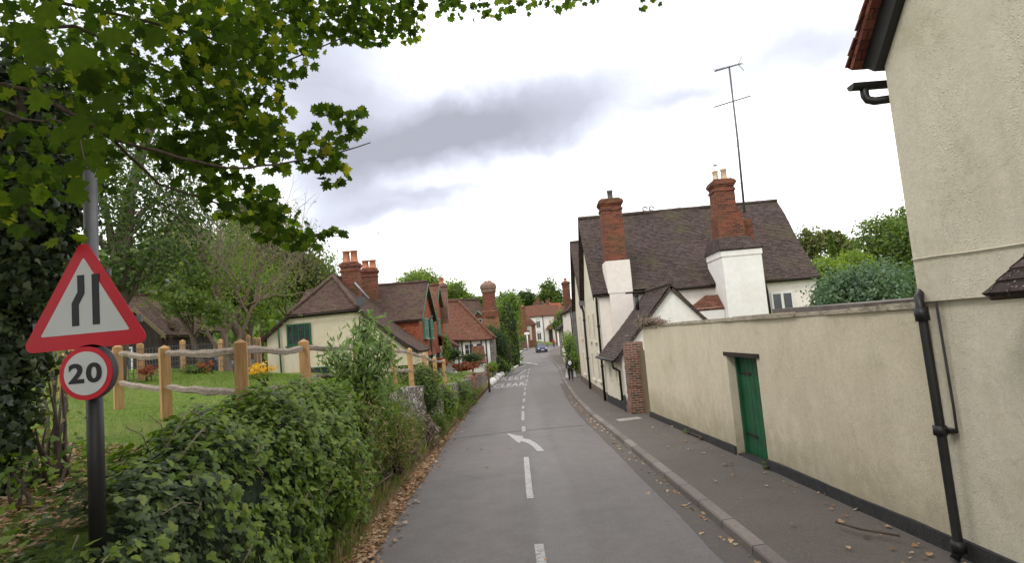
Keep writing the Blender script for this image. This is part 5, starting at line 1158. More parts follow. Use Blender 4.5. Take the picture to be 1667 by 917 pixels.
# ------------------------------------------------------------------ people
def skin(name, verts, edges, rad, mat, parent, root=0, sub=1, origin=None):
    me = bpy.data.meshes.new(name); o0 = ORG[parent.name] if parent is not None else Vector(origin)
    me.from_pydata([tuple(Vector(v)-o0) for v in verts], edges, [])
    me.materials.append(mat); o = link_mesh(name, me, parent, o0)
    o.modifiers.new('skin', 'SKIN'); m2 = o.modifiers.new('sub', 'SUBSURF'); m2.levels = m2.render_levels = sub
    for i, sv_ in enumerate(me.skin_vertices[0].data): sv_.radius = (rad[i], rad[i]) if not isinstance(rad[i], tuple) else rad[i]; sv_.use_root = (i == root)
    o.modifiers[0].use_smooth_shade = True
    return o
skin_m = plain('skin', (.42, .24, .17), .6, .08); 
def person(label, base, yaw, coat_m, trou_m, hair_m, h=1.68, stride=.22, bags=False):
    base = Vector(base); s = h/1.70; c, sn = math.cos(yaw), math.sin(yaw)
    def T(p): return base+Vector((c*p[0]-sn*p[1], sn*p[0]+c*p[1], p[2]))*1.0 if False else base+Vector((c*p[0]-sn*p[1], sn*p[0]+c*p[1], p[2]))*s
    # walking along +y
    J = {'pel': (0, 0, .93), 'wst': (0, .0, 1.06), 'chs': (0, .02, 1.28), 'nk0': (0, .03, 1.43), 'nk': (0, .045, 1.49), 'jaw': (0, .075, 1.545), 'hd': (0, .06, 1.62), 'top': (0, .05, 1.685)}
    R_ = {'pel': (.15, .11), 'wst': (.125, .095), 'chs': (.155, .10), 'nk0': .075, 'nk': .052, 'jaw': .066, 'hd': .083, 'top': .05}
    E_ = [('pel', 'wst'), ('wst', 'chs'), ('chs', 'nk0'), ('nk0', 'nk'), ('nk', 'jaw'), ('jaw', 'hd'), ('hd', 'top')]
    for sg, f in ((-1, 1), (1, -1)):
        n = 'l' if sg < 0 else 'r'
        J.update({n+'hip': (sg*.09, 0, .88), n+'kn': (sg*.10, f*stride*.55+.05, .49), n+'an': (sg*.10, f*stride-.02, .09+(.03 if f < 0 else 0)), n+'toe': (sg*.11, f*stride+.14, .04),
                  n+'sh': (sg*.18, .02, 1.38), n+'el': (sg*.235, -f*.06-.02, 1.12), n+'wr': (sg*.245, -f*.10+.05, .88), n+'pm': (sg*.245, -f*.11+.065, .80)})
        R_.update({n+'hip': .088, n+'kn': .058, n+'an': .038, n+'toe': .034, n+'sh': .06, n+'el': .042, n+'wr': .027, n+'pm': .032})
        E_ += [('pel', n+'hip'), (n+'hip', n+'kn'), (n+'kn', n+'an'), (n+'an', n+'toe'), ('chs', n+'sh'), (n+'sh', n+'el'), (n+'el', n+'wr'), (n+'wr', n+'pm')]
        px, py, pz = J[n+'pm']
        for k in range(4):
            dy = (-.027+.018*k); a, b_ = f'{n}f{k}a', f'{n}f{k}b'; L = (.07, .08, .075, .06)[k]
            J[a] = (px-sg*.005, py+dy, pz-L*.6); J[b_] = (px-sg*.02, py+dy+.004, pz-L); R_[a] = .009; R_[b_] = .008; E_ += [(n+'pm', a), (a, b_)]
        J[n+'t'] = (px-sg*.03, py+.045, pz-.01); R_[n+'t'] = .01; E_ += [(n+'pm', n+'t')]
    keys = list(J); ix = {k: i for i, k in enumerate(keys)}
    t_ = thing('person', label, 'person', base)
    skin('body', [T(J[k]) for k in keys], [(ix[a], ix[b_]) for a, b_ in E_], [tuple(q*s for q in R_[k]) if isinstance(R_[k], tuple) else R_[k]*s for k in keys], skin_m, t_)
    def sub(name, ks, es, rr, m):
        i2 = {k: i for i, k in enumerate(ks)}; return skin(name, [T(J[k]) for k in ks], [(i2[a], i2[b_]) for a, b_ in es], [tuple(q*s for q in r) if isinstance(r, tuple) else r*s for r in rr], m, t_)
    sub('coat', ['pel', 'wst', 'chs', 'nk0', 'lsh', 'lel', 'lwr', 'rsh', 'rel', 'rwr'], [('pel', 'wst'), ('wst', 'chs'), ('chs', 'nk0'), ('chs', 'lsh'), ('lsh', 'lel'), ('lel', 'lwr'), ('chs', 'rsh'), ('rsh', 'rel'), ('rel', 'rwr')],
        [(.19, .145), (.165, .13), (.185, .135), .085, .078, .06, .045, .078, .06, .045], coat_m)
    sub('trousers', ['pel', 'lhip', 'lkn', 'lan', 'rhip', 'rkn', 'ran'], [('pel', 'lhip'), ('lhip', 'lkn'), ('lkn', 'lan'), ('pel', 'rhip'), ('rhip', 'rkn'), ('rkn', 'ran')], [(.17, .125), .105, .075, .058, .105, .075, .058], trou_m)
    for n in 'lr': sub('shoe', [n+'an', n+'toe'], [(n+'an', n+'toe')], [.052, .045], M['black'])
    mb = MB(); mb.ell(T((0, .025, 1.635)), (.1*s, .105*s, .105*s), 12, 8, amp=.1); mb.ell(T((0, -.03, 1.56)), (.075*s, .05*s, .09*s), 10, 6); mb.build('hair', hair_m, t_)
    mb = MB(); f_ = T((0, .155, 1.59)); mb.ell(f_, (.014, .02, .022), 8, 5); mb.build('nose', skin_m, t_)
    return t_, T, s, J
cl_dark = plain('dark_coat', (.018, .019, .026), .85, .3); cl_black = plain('black_trousers', (.012, .012, .014), .85, .3); hair_d = plain('dark_hair', (.02, .014, .011), .7, .3)
pb_ = U(930, 620.5, 39.5)
t1, T, s, J = person('person in dark clothes walking away on the right pavement carrying white bags', (pb_.x, 39.5, zr(39.5)+.125), -.05, cl_dark, cl_black, hair_d, 1.62)
t_ = thing('backpack', 'black and white backpack worn by the walking person', 'backpack', T((0, -.15, 1.05)))
mb = MB(); mb.ell(T((0, -.20, 1.24)), (.15, .11, .21), 12, 8, amp=.08); mb.build('bag', cl_dark, t_)
mb = MB(); mb.ell(T((0, -.275, 1.26)), (.115, .06, .15), 12, 8); mb.build('front_pocket', plain('white_fabric', (.62, .62, .66), .8, .1), t_)
mb = MB(); [mb.tube([T((sg*.1, -.12, 1.1)), T((sg*.13, -.14, 1.42)), T((sg*.12, .05, 1.47)), T((sg*.12, .15, 1.3))], .018, 6) for sg in (-1, 1)]; mb.build('strap', cl_black, t_)
b = NB('thin_plastic'); pm_ = b.done((.75, .76, .78, 1), .4, Alpha=.55)
for sg, nme in ((-1, 'left'), (1, 'right')):
    pmv = J[('l' if sg < 0 else 'r')+'pm']; c_ = T((pmv[0]+sg*.03, pmv[1], pmv[2]))
    t_ = thing('carrier_bag', f'thin whitish carrier bag hanging from the walker\'s {nme} hand', 'bag', c_-Vector((0, 0, .5)))
    mb = MB(); mb.hexa([c_+Vector(q) for q in ((-.09, -.13, -.52), (.09, -.13, -.52), (.09, .13, -.52), (-.09, .13, -.52), (-.04, -.15, -.18), (.04, -.15, -.18), (.04, .15, -.18), (-.04, .15, -.18))]); mb.build('bag', pm_, t_)
    mb = MB(); mb.tube([c_+Vector((0, -.12, -.18)), c_+Vector((0, -.02, -.02)), c_+Vector((0, .02, -.02)), c_+Vector((0, .12, -.18))], .008, 5); mb.build('handle', pm_, t_)
pr2 = U(902, 566.5, 115)
person('person in a long red coat standing on the far pavement', (pr2.x, 115, zr(115)+.05), 2.9, plain('red_coat', (.34, .012, .022), .8, .2), cl_black, hair_d, 1.70, stride=.05)
# ------------------------------------------------------------------ vegetation kit
def norm(a): return a/np.maximum(np.linalg.norm(a, axis=1, keepdims=True), 1e-9)
def rnd_dir(n): return norm(RNG.normal(size=(n, 3)))
T_SIMPLE = (np.array([(0, -.5, 0), (.28, -.05, .07), (0, .5, -.04), (-.28, -.05, .07)]), [(0, 1, 2), (0, 2, 3)])
T_LONG = (np.array([(0, -.5, 0), (.13, -.05, .03), (0, .55, -.10), (-.13, -.05, .03)]), [(0, 1, 2), (0, 2, 3)])
def fan(outline, z=.0):
    v = [(0, -.05, .05)]+[(x, y, z*abs(x)) for x, y in outline]; n = len(outline)
    return (np.array(v), [(0, 1+i, 1+(i+1) % n) for i in range(n)])
T_IVY = fan([(0, -.42), (.26, -.46), (.46, -.12), (.22, .02), (.20, .26), (0, .52), (-.20, .26), (-.22, .02), (-.46, -.12), (-.26, -.46)], -.12)
hm = [(0, -.40), (.10, -.36), (.34, -.42), (.30, -.26), (.52, -.12), (.40, -.02), (.50, .20), (.32, .17), (.20, .14), (.22, .36), (.10, .34), (0, .58)]
T_MAPLE = fan(hm+[(-x, y) for x, y in hm[::-1] if x > 0], -.18)
T_GRASS = (np.array([(-.06, 0, 0), (.06, 0, 0), (.0, 1, .0)]), [(0, 1, 2)])
T_TUFT = (np.array([(-.03, 0, 0), (.03, 0, 0), (.035, .5, .03), (.0, 1, .14), (-.02, .5, .03)]), [(0, 1, 2, 4), (4, 2, 3)])
def leaves(name, P, S, tmpl, mat, parent=None, origin=None, nrm=None, tip=None, flat=0.0, label=None, squash=None):
    P = np.asarray(P, float); N = len(P); S = np.asarray(S, float).reshape(-1, 1)
    nr = rnd_dir(N) if nrm is None else norm(np.asarray(nrm)+rnd_dir(N)*.65)
    if flat: nr[:, 2] += flat*np.sign(nr[:, 2]+1e-6); nr = norm(nr)
    tp_ = rnd_dir(N)
    if tip is not None: tp_ = norm(tp_+np.asarray(tip))
    b_ = norm(tp_-nr*np.sum(tp_*nr, 1, keepdims=True)); a = np.cross(b_, nr)
    tv, tf = tmpl; k = len(tv)
    V = P[:, None, :]+S[:, None, :]*(tv[None, :, 0:1]*a[:, None, :]+tv[None, :, 1:2]*b_[:, None, :]+tv[None, :, 2:3]*nr[:, None, :])
    V = V.reshape(-1, 3)
    o0 = ORG[parent.name] if parent is not None else Vector(origin) if origin is not None else Vector((0, 0, 0))
    V = V-np.array(o0)
    me = bpy.data.meshes.new(name); me.vertices.add(N*k); me.vertices.foreach_set('co', V.ravel())
    lt = np.array([len(f) for f in tf]); flatf = np.array([i for f in tf for i in f])
    L = len(flatf); me.loops.add(N*L); me.polygons.add(N*len(tf))
    me.loops.foreach_set('vertex_index', (flatf[None, :]+(np.arange(N)*k)[:, None]).ravel().astype(np.int32))
    starts = np.concatenate([[0], np.cumsum(lt)[:-1]])
    me.polygons.foreach_set('loop_start', (starts[None, :]+(np.arange(N)*L)[:, None]).ravel().astype(np.int32))
    me.polygons.foreach_set('loop_total', np.tile(lt, N).astype(np.int32))
    me.materials.append(mat); me.update(calc_edges=True); me.validate()
    return link_mesh(name, me, parent, o0)
def blob_pts(blobs, n, clump=.22, per=14, shell=.55):
    """points in clumps through the volume of ellipsoid blobs [(c, r)], plus outward direction"""
    vol = np.array([r[0]*r[1]*r[2] for c, r in blobs])**.75; vol /= vol.sum(); out = []; nr = []
    for (c, r), w in zip(blobs, vol):
        m = max(4, int(n*w)); nc = max(2, m//per)
        d = rnd_dir(nc); rad = shell+(1-shell)*RNG.random((nc, 1))**.7; rad *= 1+.18*RNG.normal(size=(nc, 1))
        cc = d*rad; pick = RNG.integers(0, nc, m)
        p = cc[pick]+RNG.normal(size=(m, 3))*clump*.5
        out.append(np.array(c)+p*np.array(r)); nr.append(p)
    return np.concatenate(out), norm(np.concatenate(nr))
LM = {
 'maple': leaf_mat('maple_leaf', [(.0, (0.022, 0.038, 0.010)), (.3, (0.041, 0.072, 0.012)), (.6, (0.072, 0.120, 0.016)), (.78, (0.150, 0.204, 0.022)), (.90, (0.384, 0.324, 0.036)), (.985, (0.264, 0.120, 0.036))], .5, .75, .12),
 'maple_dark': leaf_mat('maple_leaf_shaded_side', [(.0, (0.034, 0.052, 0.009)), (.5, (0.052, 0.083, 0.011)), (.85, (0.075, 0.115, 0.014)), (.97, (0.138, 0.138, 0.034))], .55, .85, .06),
 'ivy': leaf_mat('ivy_leaf', [(.0, (0.017, 0.033, 0.012)), (.35, (0.043, 0.069, 0.023)), (.7, (0.083, 0.124, 0.035)), (.88, (0.172, 0.216, 0.044)), (.985, (0.272, 0.265, 0.057)), (1, (0.286, 0.089, 0.051))], .22, .5, .3),
 'bramble': leaf_mat('bramble_leaf', [(.0, (0.062, 0.102, 0.017)), (.5, (0.117, 0.192, 0.026)), (.85, (0.207, 0.282, 0.036)), (.98, (0.276, 0.312, 0.060))], .35, .5),
 'ivy_tree': leaf_mat('ivy_tree_leaf', [(.0, (0.021, 0.033, 0.018)), (.5, (0.041, 0.063, 0.027)), (.85, (0.086, 0.112, 0.042)), (.99, (0.173, 0.150, 0.060))], .15, .4, .4),
 'dark': leaf_mat('dark_green_leaf', [(.0, (0.024, 0.046, 0.014)), (.5, (0.050, 0.089, 0.020)), (.85, (0.097, 0.149, 0.030)), (.99, (0.238, 0.203, 0.041))], .3, .55),
 'mid': leaf_mat('mid_green_leaf', [(.0, (0.050, 0.085, 0.018)), (.5, (0.097, 0.150, 0.029)), (.85, (0.157, 0.215, 0.039)), (.99, (0.315, 0.260, 0.065))], .35, .6),
 'bright': leaf_mat('bright_green_leaf', [(.0, (0.091, 0.149, 0.023)), (.5, (0.157, 0.230, 0.032)), (.9, (0.241, 0.299, 0.046))], .4, .6),
 'olive': leaf_mat('olive_leaf', [(.0, (0.056, 0.075, 0.022)), (.5, (0.112, 0.131, 0.040)), (.85, (0.188, 0.188, 0.062)), (.99, (0.275, 0.200, 0.075))], .3, .7),
 'blue': leaf_mat('blue_green_leaf', [(.0, (0.050, 0.094, 0.056)), (.5, (0.093, 0.156, 0.094)), (.9, (0.172, 0.237, 0.150))], .3, .6),
 'budd': leaf_mat('buddleia_leaf', [(.0, (0.081, 0.127, 0.040)), (.5, (0.149, 0.230, 0.075)), (.9, (0.253, 0.333, 0.149))], .3, .6),
 'weed': leaf_mat('weed_leaf', [(.0, (0.088, 0.119, 0.035)), (.4, (0.163, 0.213, 0.056)), (.6, (0.213, 0.200, 0.081)), (.8, (0.350, 0.250, 0.144)), (.98, (0.500, 0.375, 0.225))], .3, .8),
 'grass': leaf_mat('grass_blade', [(.0, (0.080, 0.130, 0.023)), (.5, (0.131, 0.202, 0.034)), (.85, (0.204, 0.260, 0.052)), (.98, (0.349, 0.299, 0.104))], .3, .7),
 'litter': leaf_mat('dead_leaf', [(.0, (.14, .07, .035)), (.35, (.29, .155, .08)), (.65, (.44, .28, .16)), (.88, (.56, .43, .30)), (.98, (.42, .36, .07))], .1, .8),
 'yellow': leaf_mat('yellow_petal', [(.0, (.45, .22, .01)), (.5, (.68, .38, .01)), (.95, (.78, .52, .03))], .3, .6),
 'red': leaf_mat('red_leaf', [(.0, (.16, .03, .02)), (.5, (.28, .055, .035)), (.9, (.36, .14, .06))], .3, .6),
 'dry': leaf_mat('dry_stems', [(.0, (.11, .075, .065)), (.5, (.22, .16, .14)), (.95, (.36, .29, .25))], .1, .9),
}
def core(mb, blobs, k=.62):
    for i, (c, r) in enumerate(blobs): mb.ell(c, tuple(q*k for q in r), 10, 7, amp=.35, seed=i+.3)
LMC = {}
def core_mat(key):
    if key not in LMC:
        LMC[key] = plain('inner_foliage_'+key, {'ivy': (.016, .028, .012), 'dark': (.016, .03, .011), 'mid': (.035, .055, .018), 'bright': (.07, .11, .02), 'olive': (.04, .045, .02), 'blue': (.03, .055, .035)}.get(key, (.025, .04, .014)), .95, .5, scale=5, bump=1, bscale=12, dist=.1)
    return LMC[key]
def limb(mb, a, b_, r0, r1, wob=.12, n=6):
    a, b_ = Vector(a), Vector(b_); L = (b_-a).length; s_ = random.random()*90
    pts = [a.lerp(b_, k/n)+noise.noise_vector(Vector((k*.45, s_, 0)))*L*wob*math.sin(PI*k/n) for k in range(n+1)]
    mb.tube(pts, [r0+(r1-r0)*k/n for k in range(n+1)], 7); return pts
def tree(name, label, cat, base, blobs, n, size, key, tmpl=T_SIMPLE, tr=.18, group=None, bark='bark', cored=True, clump=.24, per=14, trunk_to=None, kk=.6, shell=.6, nlimb=None):
    base = Vector(base); t_ = thing(name, label, cat, base, group)
    blobs = [(Vector(c), r) for c, r in blobs]
    top = trunk_to or sorted(blobs, key=lambda q: q[0].z)[len(blobs)//2][0]
    mb = MB(); limb(mb, base-Vector((0, 0, .3)), top, tr, tr*.4, .05)
    mid_ = base.lerp(Vector(top), .45)
    for c, r in blobs[:nlimb or 99]: limb(mb, mid_, c, tr*.4, tr*.1, .15, 5)
    mb.build('trunk', M[bark], t_)
    P, N_ = blob_pts([(tuple(c), r) for c, r in blobs], n, clump, per, shell)
    S = size*RNG.uniform(.6, 1.35, len(P))
    cr = leaves('crown', P, S, tmpl, LM[key], t_, nrm=N_*.5+np.array((0, 0, .25)))
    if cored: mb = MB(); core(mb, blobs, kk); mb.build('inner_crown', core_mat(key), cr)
    return t_
def shrub(name, label, cat, base, blobs, n, size, key, tmpl=T_SIMPLE, group=None, cored=True, clump=.3, kk=.7, tip=None, shell=.7, stems=3):
    base = Vector(base); t_ = thing(name, label, cat, base, group)
    P, N_ = blob_pts(blobs, n, clump, 10, shell); S = size*RNG.uniform(.6, 1.35, len(P))
    fo = leaves('foliage', P, S, tmpl, LM[key], t_, nrm=N_*.7+np.array((0, 0, .2)), tip=tip)
    mb = MB()
    for c, r in blobs:
        for i in range(stems): limb(mb, base+Vector((random.uniform(-.1, .1), random.uniform(-.1, .1), -.05)), Vector(c)+Vector((random.uniform(-.5, .5)*r[0], random.uniform(-.5, .5)*r[1], r[2]*.6)), .02, .006, .1, 4)
    mb.build('stems', M['twig'], t_)
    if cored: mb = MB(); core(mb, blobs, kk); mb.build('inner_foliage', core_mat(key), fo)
    return t_
def bl(px, py, d, rx, ry, rd):   # a blob centred on the line of sight at distance d, radii in photo pixels (rx, ry) and metres (rd)
    c = U(px, py, d); return (tuple(c), (rx*d/F_PX, rd, ry*d/F_PX))
# ------------------------------------------------------------------ ivy hedge on the bank
HT = [(1.0, 1.25), (2.2, 1.3), (3.0, 1.38), (3.45, 1.55), (4, 1.80), (5, 1.93), (6.5, 2.02), (8, 2.06), (8.8, 1.85), (9.6, 1.4), (10.2, 1.1)]
def hx(y): return lerp_tab([(1, -2.10), (3.4, -2.16), (5, -2.34), (7.5, -2.42), (8.6, -2.5), (10.2, -2.75)], y)
def hsec(y, s):
    """s 0..1 from the road-side foot over the top to the back"""
    h = lerp_tab(HT, y); x0 = hx(y); z0 = zr(y)+.12
    k8 = .20*max(0, min(1, (y-5)/2)); P = [(x0, z0), (x0+.02+k8, z0+(h-z0)*.5), (x0-.10+k8, z0+(h-z0)*.82), (x0-.34, h), (x0-.75, h-.05), (x0-1.0, max(h-.4, 1.3))]
    k = s*5; i = min(4, int(k)); f = k-i
    return P[i][0]+(P[i+1][0]-P[i][0])*f, P[i][1]+(P[i+1][1]-P[i][1])*f
def hedge_pts(n, y0, y1, depth=.2, amp=.26, smin=0, smax=1):
    P = []; Nn = []
    for _ in range(n):
        y = random.uniform(y0, y1); s = random.uniform(smin, smax); x, z = hsec(y, s); x2, z2 = hsec(y, min(1, s+.02)); tx, tz = x2-x, z2-z
        l = math.hypot(tx, tz) or 1; nx, nz = tz/l, -tx/l
        if nx < 0 and s < .4: nx, nz = -nx, -nz
        q = amp*noise.noise(Vector((y*1.5, s*5, 3)))+amp*.6*noise.noise(Vector((y*4, s*11, 8)))-abs(random.gauss(0, depth*.6))+.02
        P.append((x+nx*q, y, z+nz*q)); Nn.append((nx, 0, nz))
    return P, Nn
ih = thing('ivy_hedge', 'dense dark ivy and bramble hedge covering the bank below the road sign', 'hedge', (-2.6, 6, 1))
P, N_ = hedge_pts(24000, 1.6, 9.9); P = np.array(P); N_ = np.array(N_)
keep = ~((np.abs(P[:, 0]+2.515) < .16) & (np.abs(P[:, 1]-3.45) < .16) & (P[:, 2] > 1.5)); keep &= ~((P[:, 0] < -2.98) & (P[:, 1] < 4.3)); P, N_ = P[keep], N_[keep]
sel = RNG.random(len(P)) < np.clip((P[:, 1]-3.9)/2.6, 0.05, .92)*np.clip(1.15-np.abs(P[:, 2]-1.3)*.4, .3, 1)
fo = leaves('ivy_leaves', P[~sel], .051*RNG.uniform(.35, 1.75, (~sel).sum()), T_IVY, LM['ivy'], ih, nrm=N_[~sel]*1.2+np.array((0, -.15, .35)), tip=(0, 0, -.8))
leaves('bramble_leaves', P[sel]+N_[sel]*.05, .07*RNG.uniform(.6, 1.5, sel.sum()), T_IVY, LM['bramble'], ih, nrm=N_[sel]*.8+np.array((0, -.1, .5)), tip=(0, 0, -.5))
Pb, Nb_ = hedge_pts(1700, 2.4, 9.4, .02, .3); Pb = np.array(Pb)+np.array(Nb_)*.09; kp_ = np.array([noise.noise(Vector((p[1]*2.2, p[2]*2.2, 4))) > (.16 if p[1] < 4.5 else -.1) for p in Pb]) & ~((np.abs(Pb[:, 0]+2.515) < .2) & (np.abs(Pb[:, 1]-3.45) < .25) & (Pb[:, 2] > 1.45))
leaves('fresh_shoots', Pb[kp_], .06*RNG.uniform(.5, 1.6, kp_.sum()), T_IVY, LM['bright'], ih, nrm=np.array(Nb_)[kp_]+np.array((0, -.2, .5)), tip=(0, 0, -.5))['kind'] = 'stuff'
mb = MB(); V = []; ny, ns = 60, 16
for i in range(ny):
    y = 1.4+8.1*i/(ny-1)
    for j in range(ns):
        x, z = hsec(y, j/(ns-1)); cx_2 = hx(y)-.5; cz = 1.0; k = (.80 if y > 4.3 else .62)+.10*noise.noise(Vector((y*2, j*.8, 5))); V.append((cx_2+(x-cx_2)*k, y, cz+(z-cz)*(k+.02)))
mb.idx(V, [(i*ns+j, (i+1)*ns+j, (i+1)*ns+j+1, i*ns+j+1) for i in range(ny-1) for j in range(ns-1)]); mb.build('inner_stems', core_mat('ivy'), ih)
mb = MB()
for i in range(60):
    y = random.uniform(3, 9.5); s_ = random.uniform(.1, .7); x, z = hsec(y, s_); p = Vector((x+.06, y, z+.04)); q = p+Vector((random.uniform(-.05, .12), random.uniform(-.35, .35), random.uniform(-.15, .28))); mb.tube([p, p.lerp(q, .5)+Vector((.03, 0, .04)), q], .004, 4)
mb.build('twigs', M['twig_pale'], ih)['kind'] = 'stuff'
# buddleia and other growth further along the bank
shrub('buddleia_bush', 'loose arching buddleia with long pale leaves in front of the cream cottage', 'bush', (-2.75, 10, 1.2), [bl(590, 560, 9.6, 34, 42, .45), bl(612, 610, 9.9, 34, 45, .5), bl(560, 590, 9.4, 28, 30, .35), bl(628, 570, 10.0, 22, 26, .3), bl(592, 528, 9.6, 18, 22, .25)], 1150, .16, 'budd', T_LONG, cored=False, clump=.75, tip=(0, 0, -.9), shell=.2, stems=7)
shrub('bramble_bush', 'green bramble mound at the bank top between hedge and buddleia', 'bush', (-2.6, 9.6, 1), [bl(575, 640, 9.6, 36, 38, .45), bl(545, 655, 8.6, 34, 30, .4), bl(600, 665, 10.5, 40, 34, .5)], 3800, .07, 'bramble', T_IVY)
shrub('weedy_bush', 'straggly weeds and brown seed heads at the foot of the bank beyond the hedge', 'bush', (-2.4, 11, .2), [bl(598, 715, 9.0, 34, 62, .3), bl(628, 700, 10.8, 36, 56, .34), bl(658, 700, 12.4, 28, 40, .3), bl(575, 790, 7.6, 20, 60, .16), bl(648, 735, 11, 26, 30, .2)], 6500, .085, 'weed', T_LONG, cored=False, clump=.5, shell=.2, stems=3)
shrub('green_weeds', 'fresh green nettles mixed through the brown weeds beside the flint stones', 'weeds', (-2.45, 11.4, .2), [bl(610, 690, 9.6, 30, 50, .3), bl(640, 680, 11.6, 30, 40, .3), bl(668, 700, 13.4, 22, 26, .3), bl(712, 690, 17, 20, 18, .4), bl(740, 672, 22, 18, 14, .4), bl(560, 830, 7.0, 16, 40, .12)], 4600, .07, 'mid', T_SIMPLE, cored=False, clump=.45, shell=.2, stems=2)
k_ = 0
for (px, py, d, rx, ry, rd, key, n, lab) in (
    (618, 640, 12.4, 30, 34, .5, 'mid', 1800, 'small leaved green shrub left of the bare flint stones'),
    (694, 642, 16.2, 26, 44, .6, 'mid', 4200, 'rounded green shrub just right of the bare flint stones'),
    (722, 655, 20, 24, 26, .8, 'bramble', 2200, 'bright low shrub spilling over the flint wall towards the road'),
    (745, 640, 25, 22, 26, 1.0, 'mid', 2400, 'green shrub on the flint wall under the lane side fence'),
    (765, 650, 29, 14, 20, 1.0, 'mid', 1500, 'last green shrub on the verge before the rusty posts'),
    (684, 610, 16.5, 30, 14, .6, 'olive', 1500, 'olive scrub along the top of the wall below the fence posts')):
    c_ = bl(px, py, d, rx, ry, rd); p = Vector(c_[0]); shrub('verge_bush', lab, 'bush', (p.x, p.y, zr(d)+.3), [c_, ((c_[0][0]-.2, c_[0][1]+.6, c_[0][2]-.15), tuple(q*.8 for q in c_[1]))], n, .075 if d < 19 else .10, key, T_SIMPLE, group='bushes along the flint wall')
shrub('dry_grass_clump', 'tall straw coloured dead grass clump on the verge', 'grass clump', (-2.4, 14.5, zr(14)), [bl(690, 705, 15, 18, 26, .3), bl(668, 735, 12.5, 14, 20, .2)], 1100, .17, 'dry', T_LONG, cored=False, clump=.6, shell=.1, tip=(0, 0, 1.5), stems=0)
# ------------------------------------------------------------------ lawn, weeds and litter (uncountable)
n = 90000; yy = 3.2+19*RNG.random(n)**1.5; xx = -2.9-9.5*RNG.random(n)
zz = np.array([gz(x, y) for x, y in zip(xx, yy)])
o = leaves('grass', np.stack([xx, yy, zz-.01], 1), (.035+.03*RNG.random(n))*(1+.6*(yy > 12)), T_GRASS, LM['grass'], None, nrm=np.tile((0, -1., .2), (n, 1)), tip=(0, 0, 2.5)); o['kind'] = 'stuff'; 
P = []; S = []
for _ in range(4600):
    y = 4+34*random.random()**1.3; a, b_ = Le(y)-.26, xw(y)+.16
    if y < 8: b_ = max(b_, hx(y)+.02); a = min(a+.12, -2.0)
    x = a+(b_-a)*random.random()**.8; P.append((x, y, zr(y)+.03)); S.append(random.uniform(.05, .22)*(1+2.2*max(0, (a-x)/(a-b_))*(random.random() < .35))*(1.0 if y > 7 else .6))
o = leaves('verge_weeds', P, np.array(S), T_TUFT, LM['weed'], None, nrm=np.tile((.6, -.7, .0), (len(P), 1)), tip=(.1, 0, 2.2)); o['kind'] = 'stuff'
P = []; 
for _ in range(14000):
    y = 4+30*random.random()**1.7; a = Le(y); x = a-.01-abs(random.gauss(0, .36)) if random.random() < .96 else a+abs(random.gauss(0, .10)); P.append((x, y, zr(y)+(.02 if x > a-.03 else .045)+.02*random.random()))
for _ in range(260):
    y = 5+25*random.random(); P.append((Re(y)-abs(random.gauss(0, .13))-.02, y, zr(y)+.014))
for _ in range(120):
    y = 4.5+15*random.random()**1.6; x = WX(y)-.05-abs(random.gauss(0, .35)) if random.random() < .75 else random.uniform(2.6, 3.8); P.append((min(x, WX(y)-.05), y, zr(y)+.145))
for _ in range(14): y = random.uniform(6, 22); P.append((random.uniform(-1.7, 2.0), y, zr(y)+.012))
for _ in range(5200):
    y = random.uniform(1.8, 6.3); x = random.uniform(-5.6, -2.9); P.append((x, y, gz(x, y)+.02+.03*random.random()))
P = np.array(P); o = leaves('fallen_leaves', P, .058*RNG.uniform(.4, 1.5, len(P)), T_IVY, LM['litter'], None, flat=2.5); o['kind'] = 'stuff'
shrub('wall_foot_weed', 'small green weed growing at the foot of the green door', 'weed', (3.85, 9.7, .05), [((3.86, 9.62, zr(9.6)+.15), (.07, .16, .07))], 110, .045, 'bramble', T_SIMPLE, cored=False, stems=4)
shrub('wall_foot_weed', 'small green weed at the black plinth left of the green door', 'weed', (3.85, 12.7, .05), [((3.78, 14.0, zr(14)+.16), (.06, .22, .07))], 110, .045, 'bramble', T_SIMPLE, cored=False, stems=4)
shrub('dried_creeper', 'dead brown creeper lying along the top of the garden wall near the annexe', 'creeper', (3.8, 16.8, 2.5), [((3.72, 17.2, 2.56), (.16, .35, .12)), ((3.74, 16.4, 2.58), (.15, .7, .10)), ((3.78, 15.6, 2.54), (.1, .6, .07))], 1500, .10, 'dry', T_LONG, cored=False, clump=.8, shell=.1, stems=20)
shrub('flower_bush', 'bright yellow flowering plant on the lawn by the tall oak post', 'flowers', (-5.6, 13, 2), [bl(424, 602, 13, 19, 9, .3)], 700, .05, 'yellow', T_SIMPLE, cored=False)
shrub('flower_leaves', 'green foliage clump under the yellow flowers', 'plant', (-5.6, 12.9, 1.9), [bl(420, 612, 12.9, 26, 6, .3)], 500, .07, 'bramble', T_LONG, cored=False)
shrub('red_plant', 'red leaved plant against the wire fence in front of the barn', 'plant', (-8.2, 13, 2), [bl(241, 604, 13, 13, 9, .25)], 300, .06, 'red', T_SIMPLE, cored=False)
shrub('red_plant', 'reddish flowering plant right of the green garden shrub on the lawn', 'plant', (-8, 15.5, 2), [bl(338, 597, 15.2, 12, 8, .25)], 260, .06, 'red', T_SIMPLE, cored=False)
shrub('garden_plant', 'low green garden shrub between the two red plants by the wire fence', 'plant', (-8.2, 15.2, 2), [bl(315, 603, 15, 18, 9, .3)], 600, .06, 'mid', T_SIMPLE)
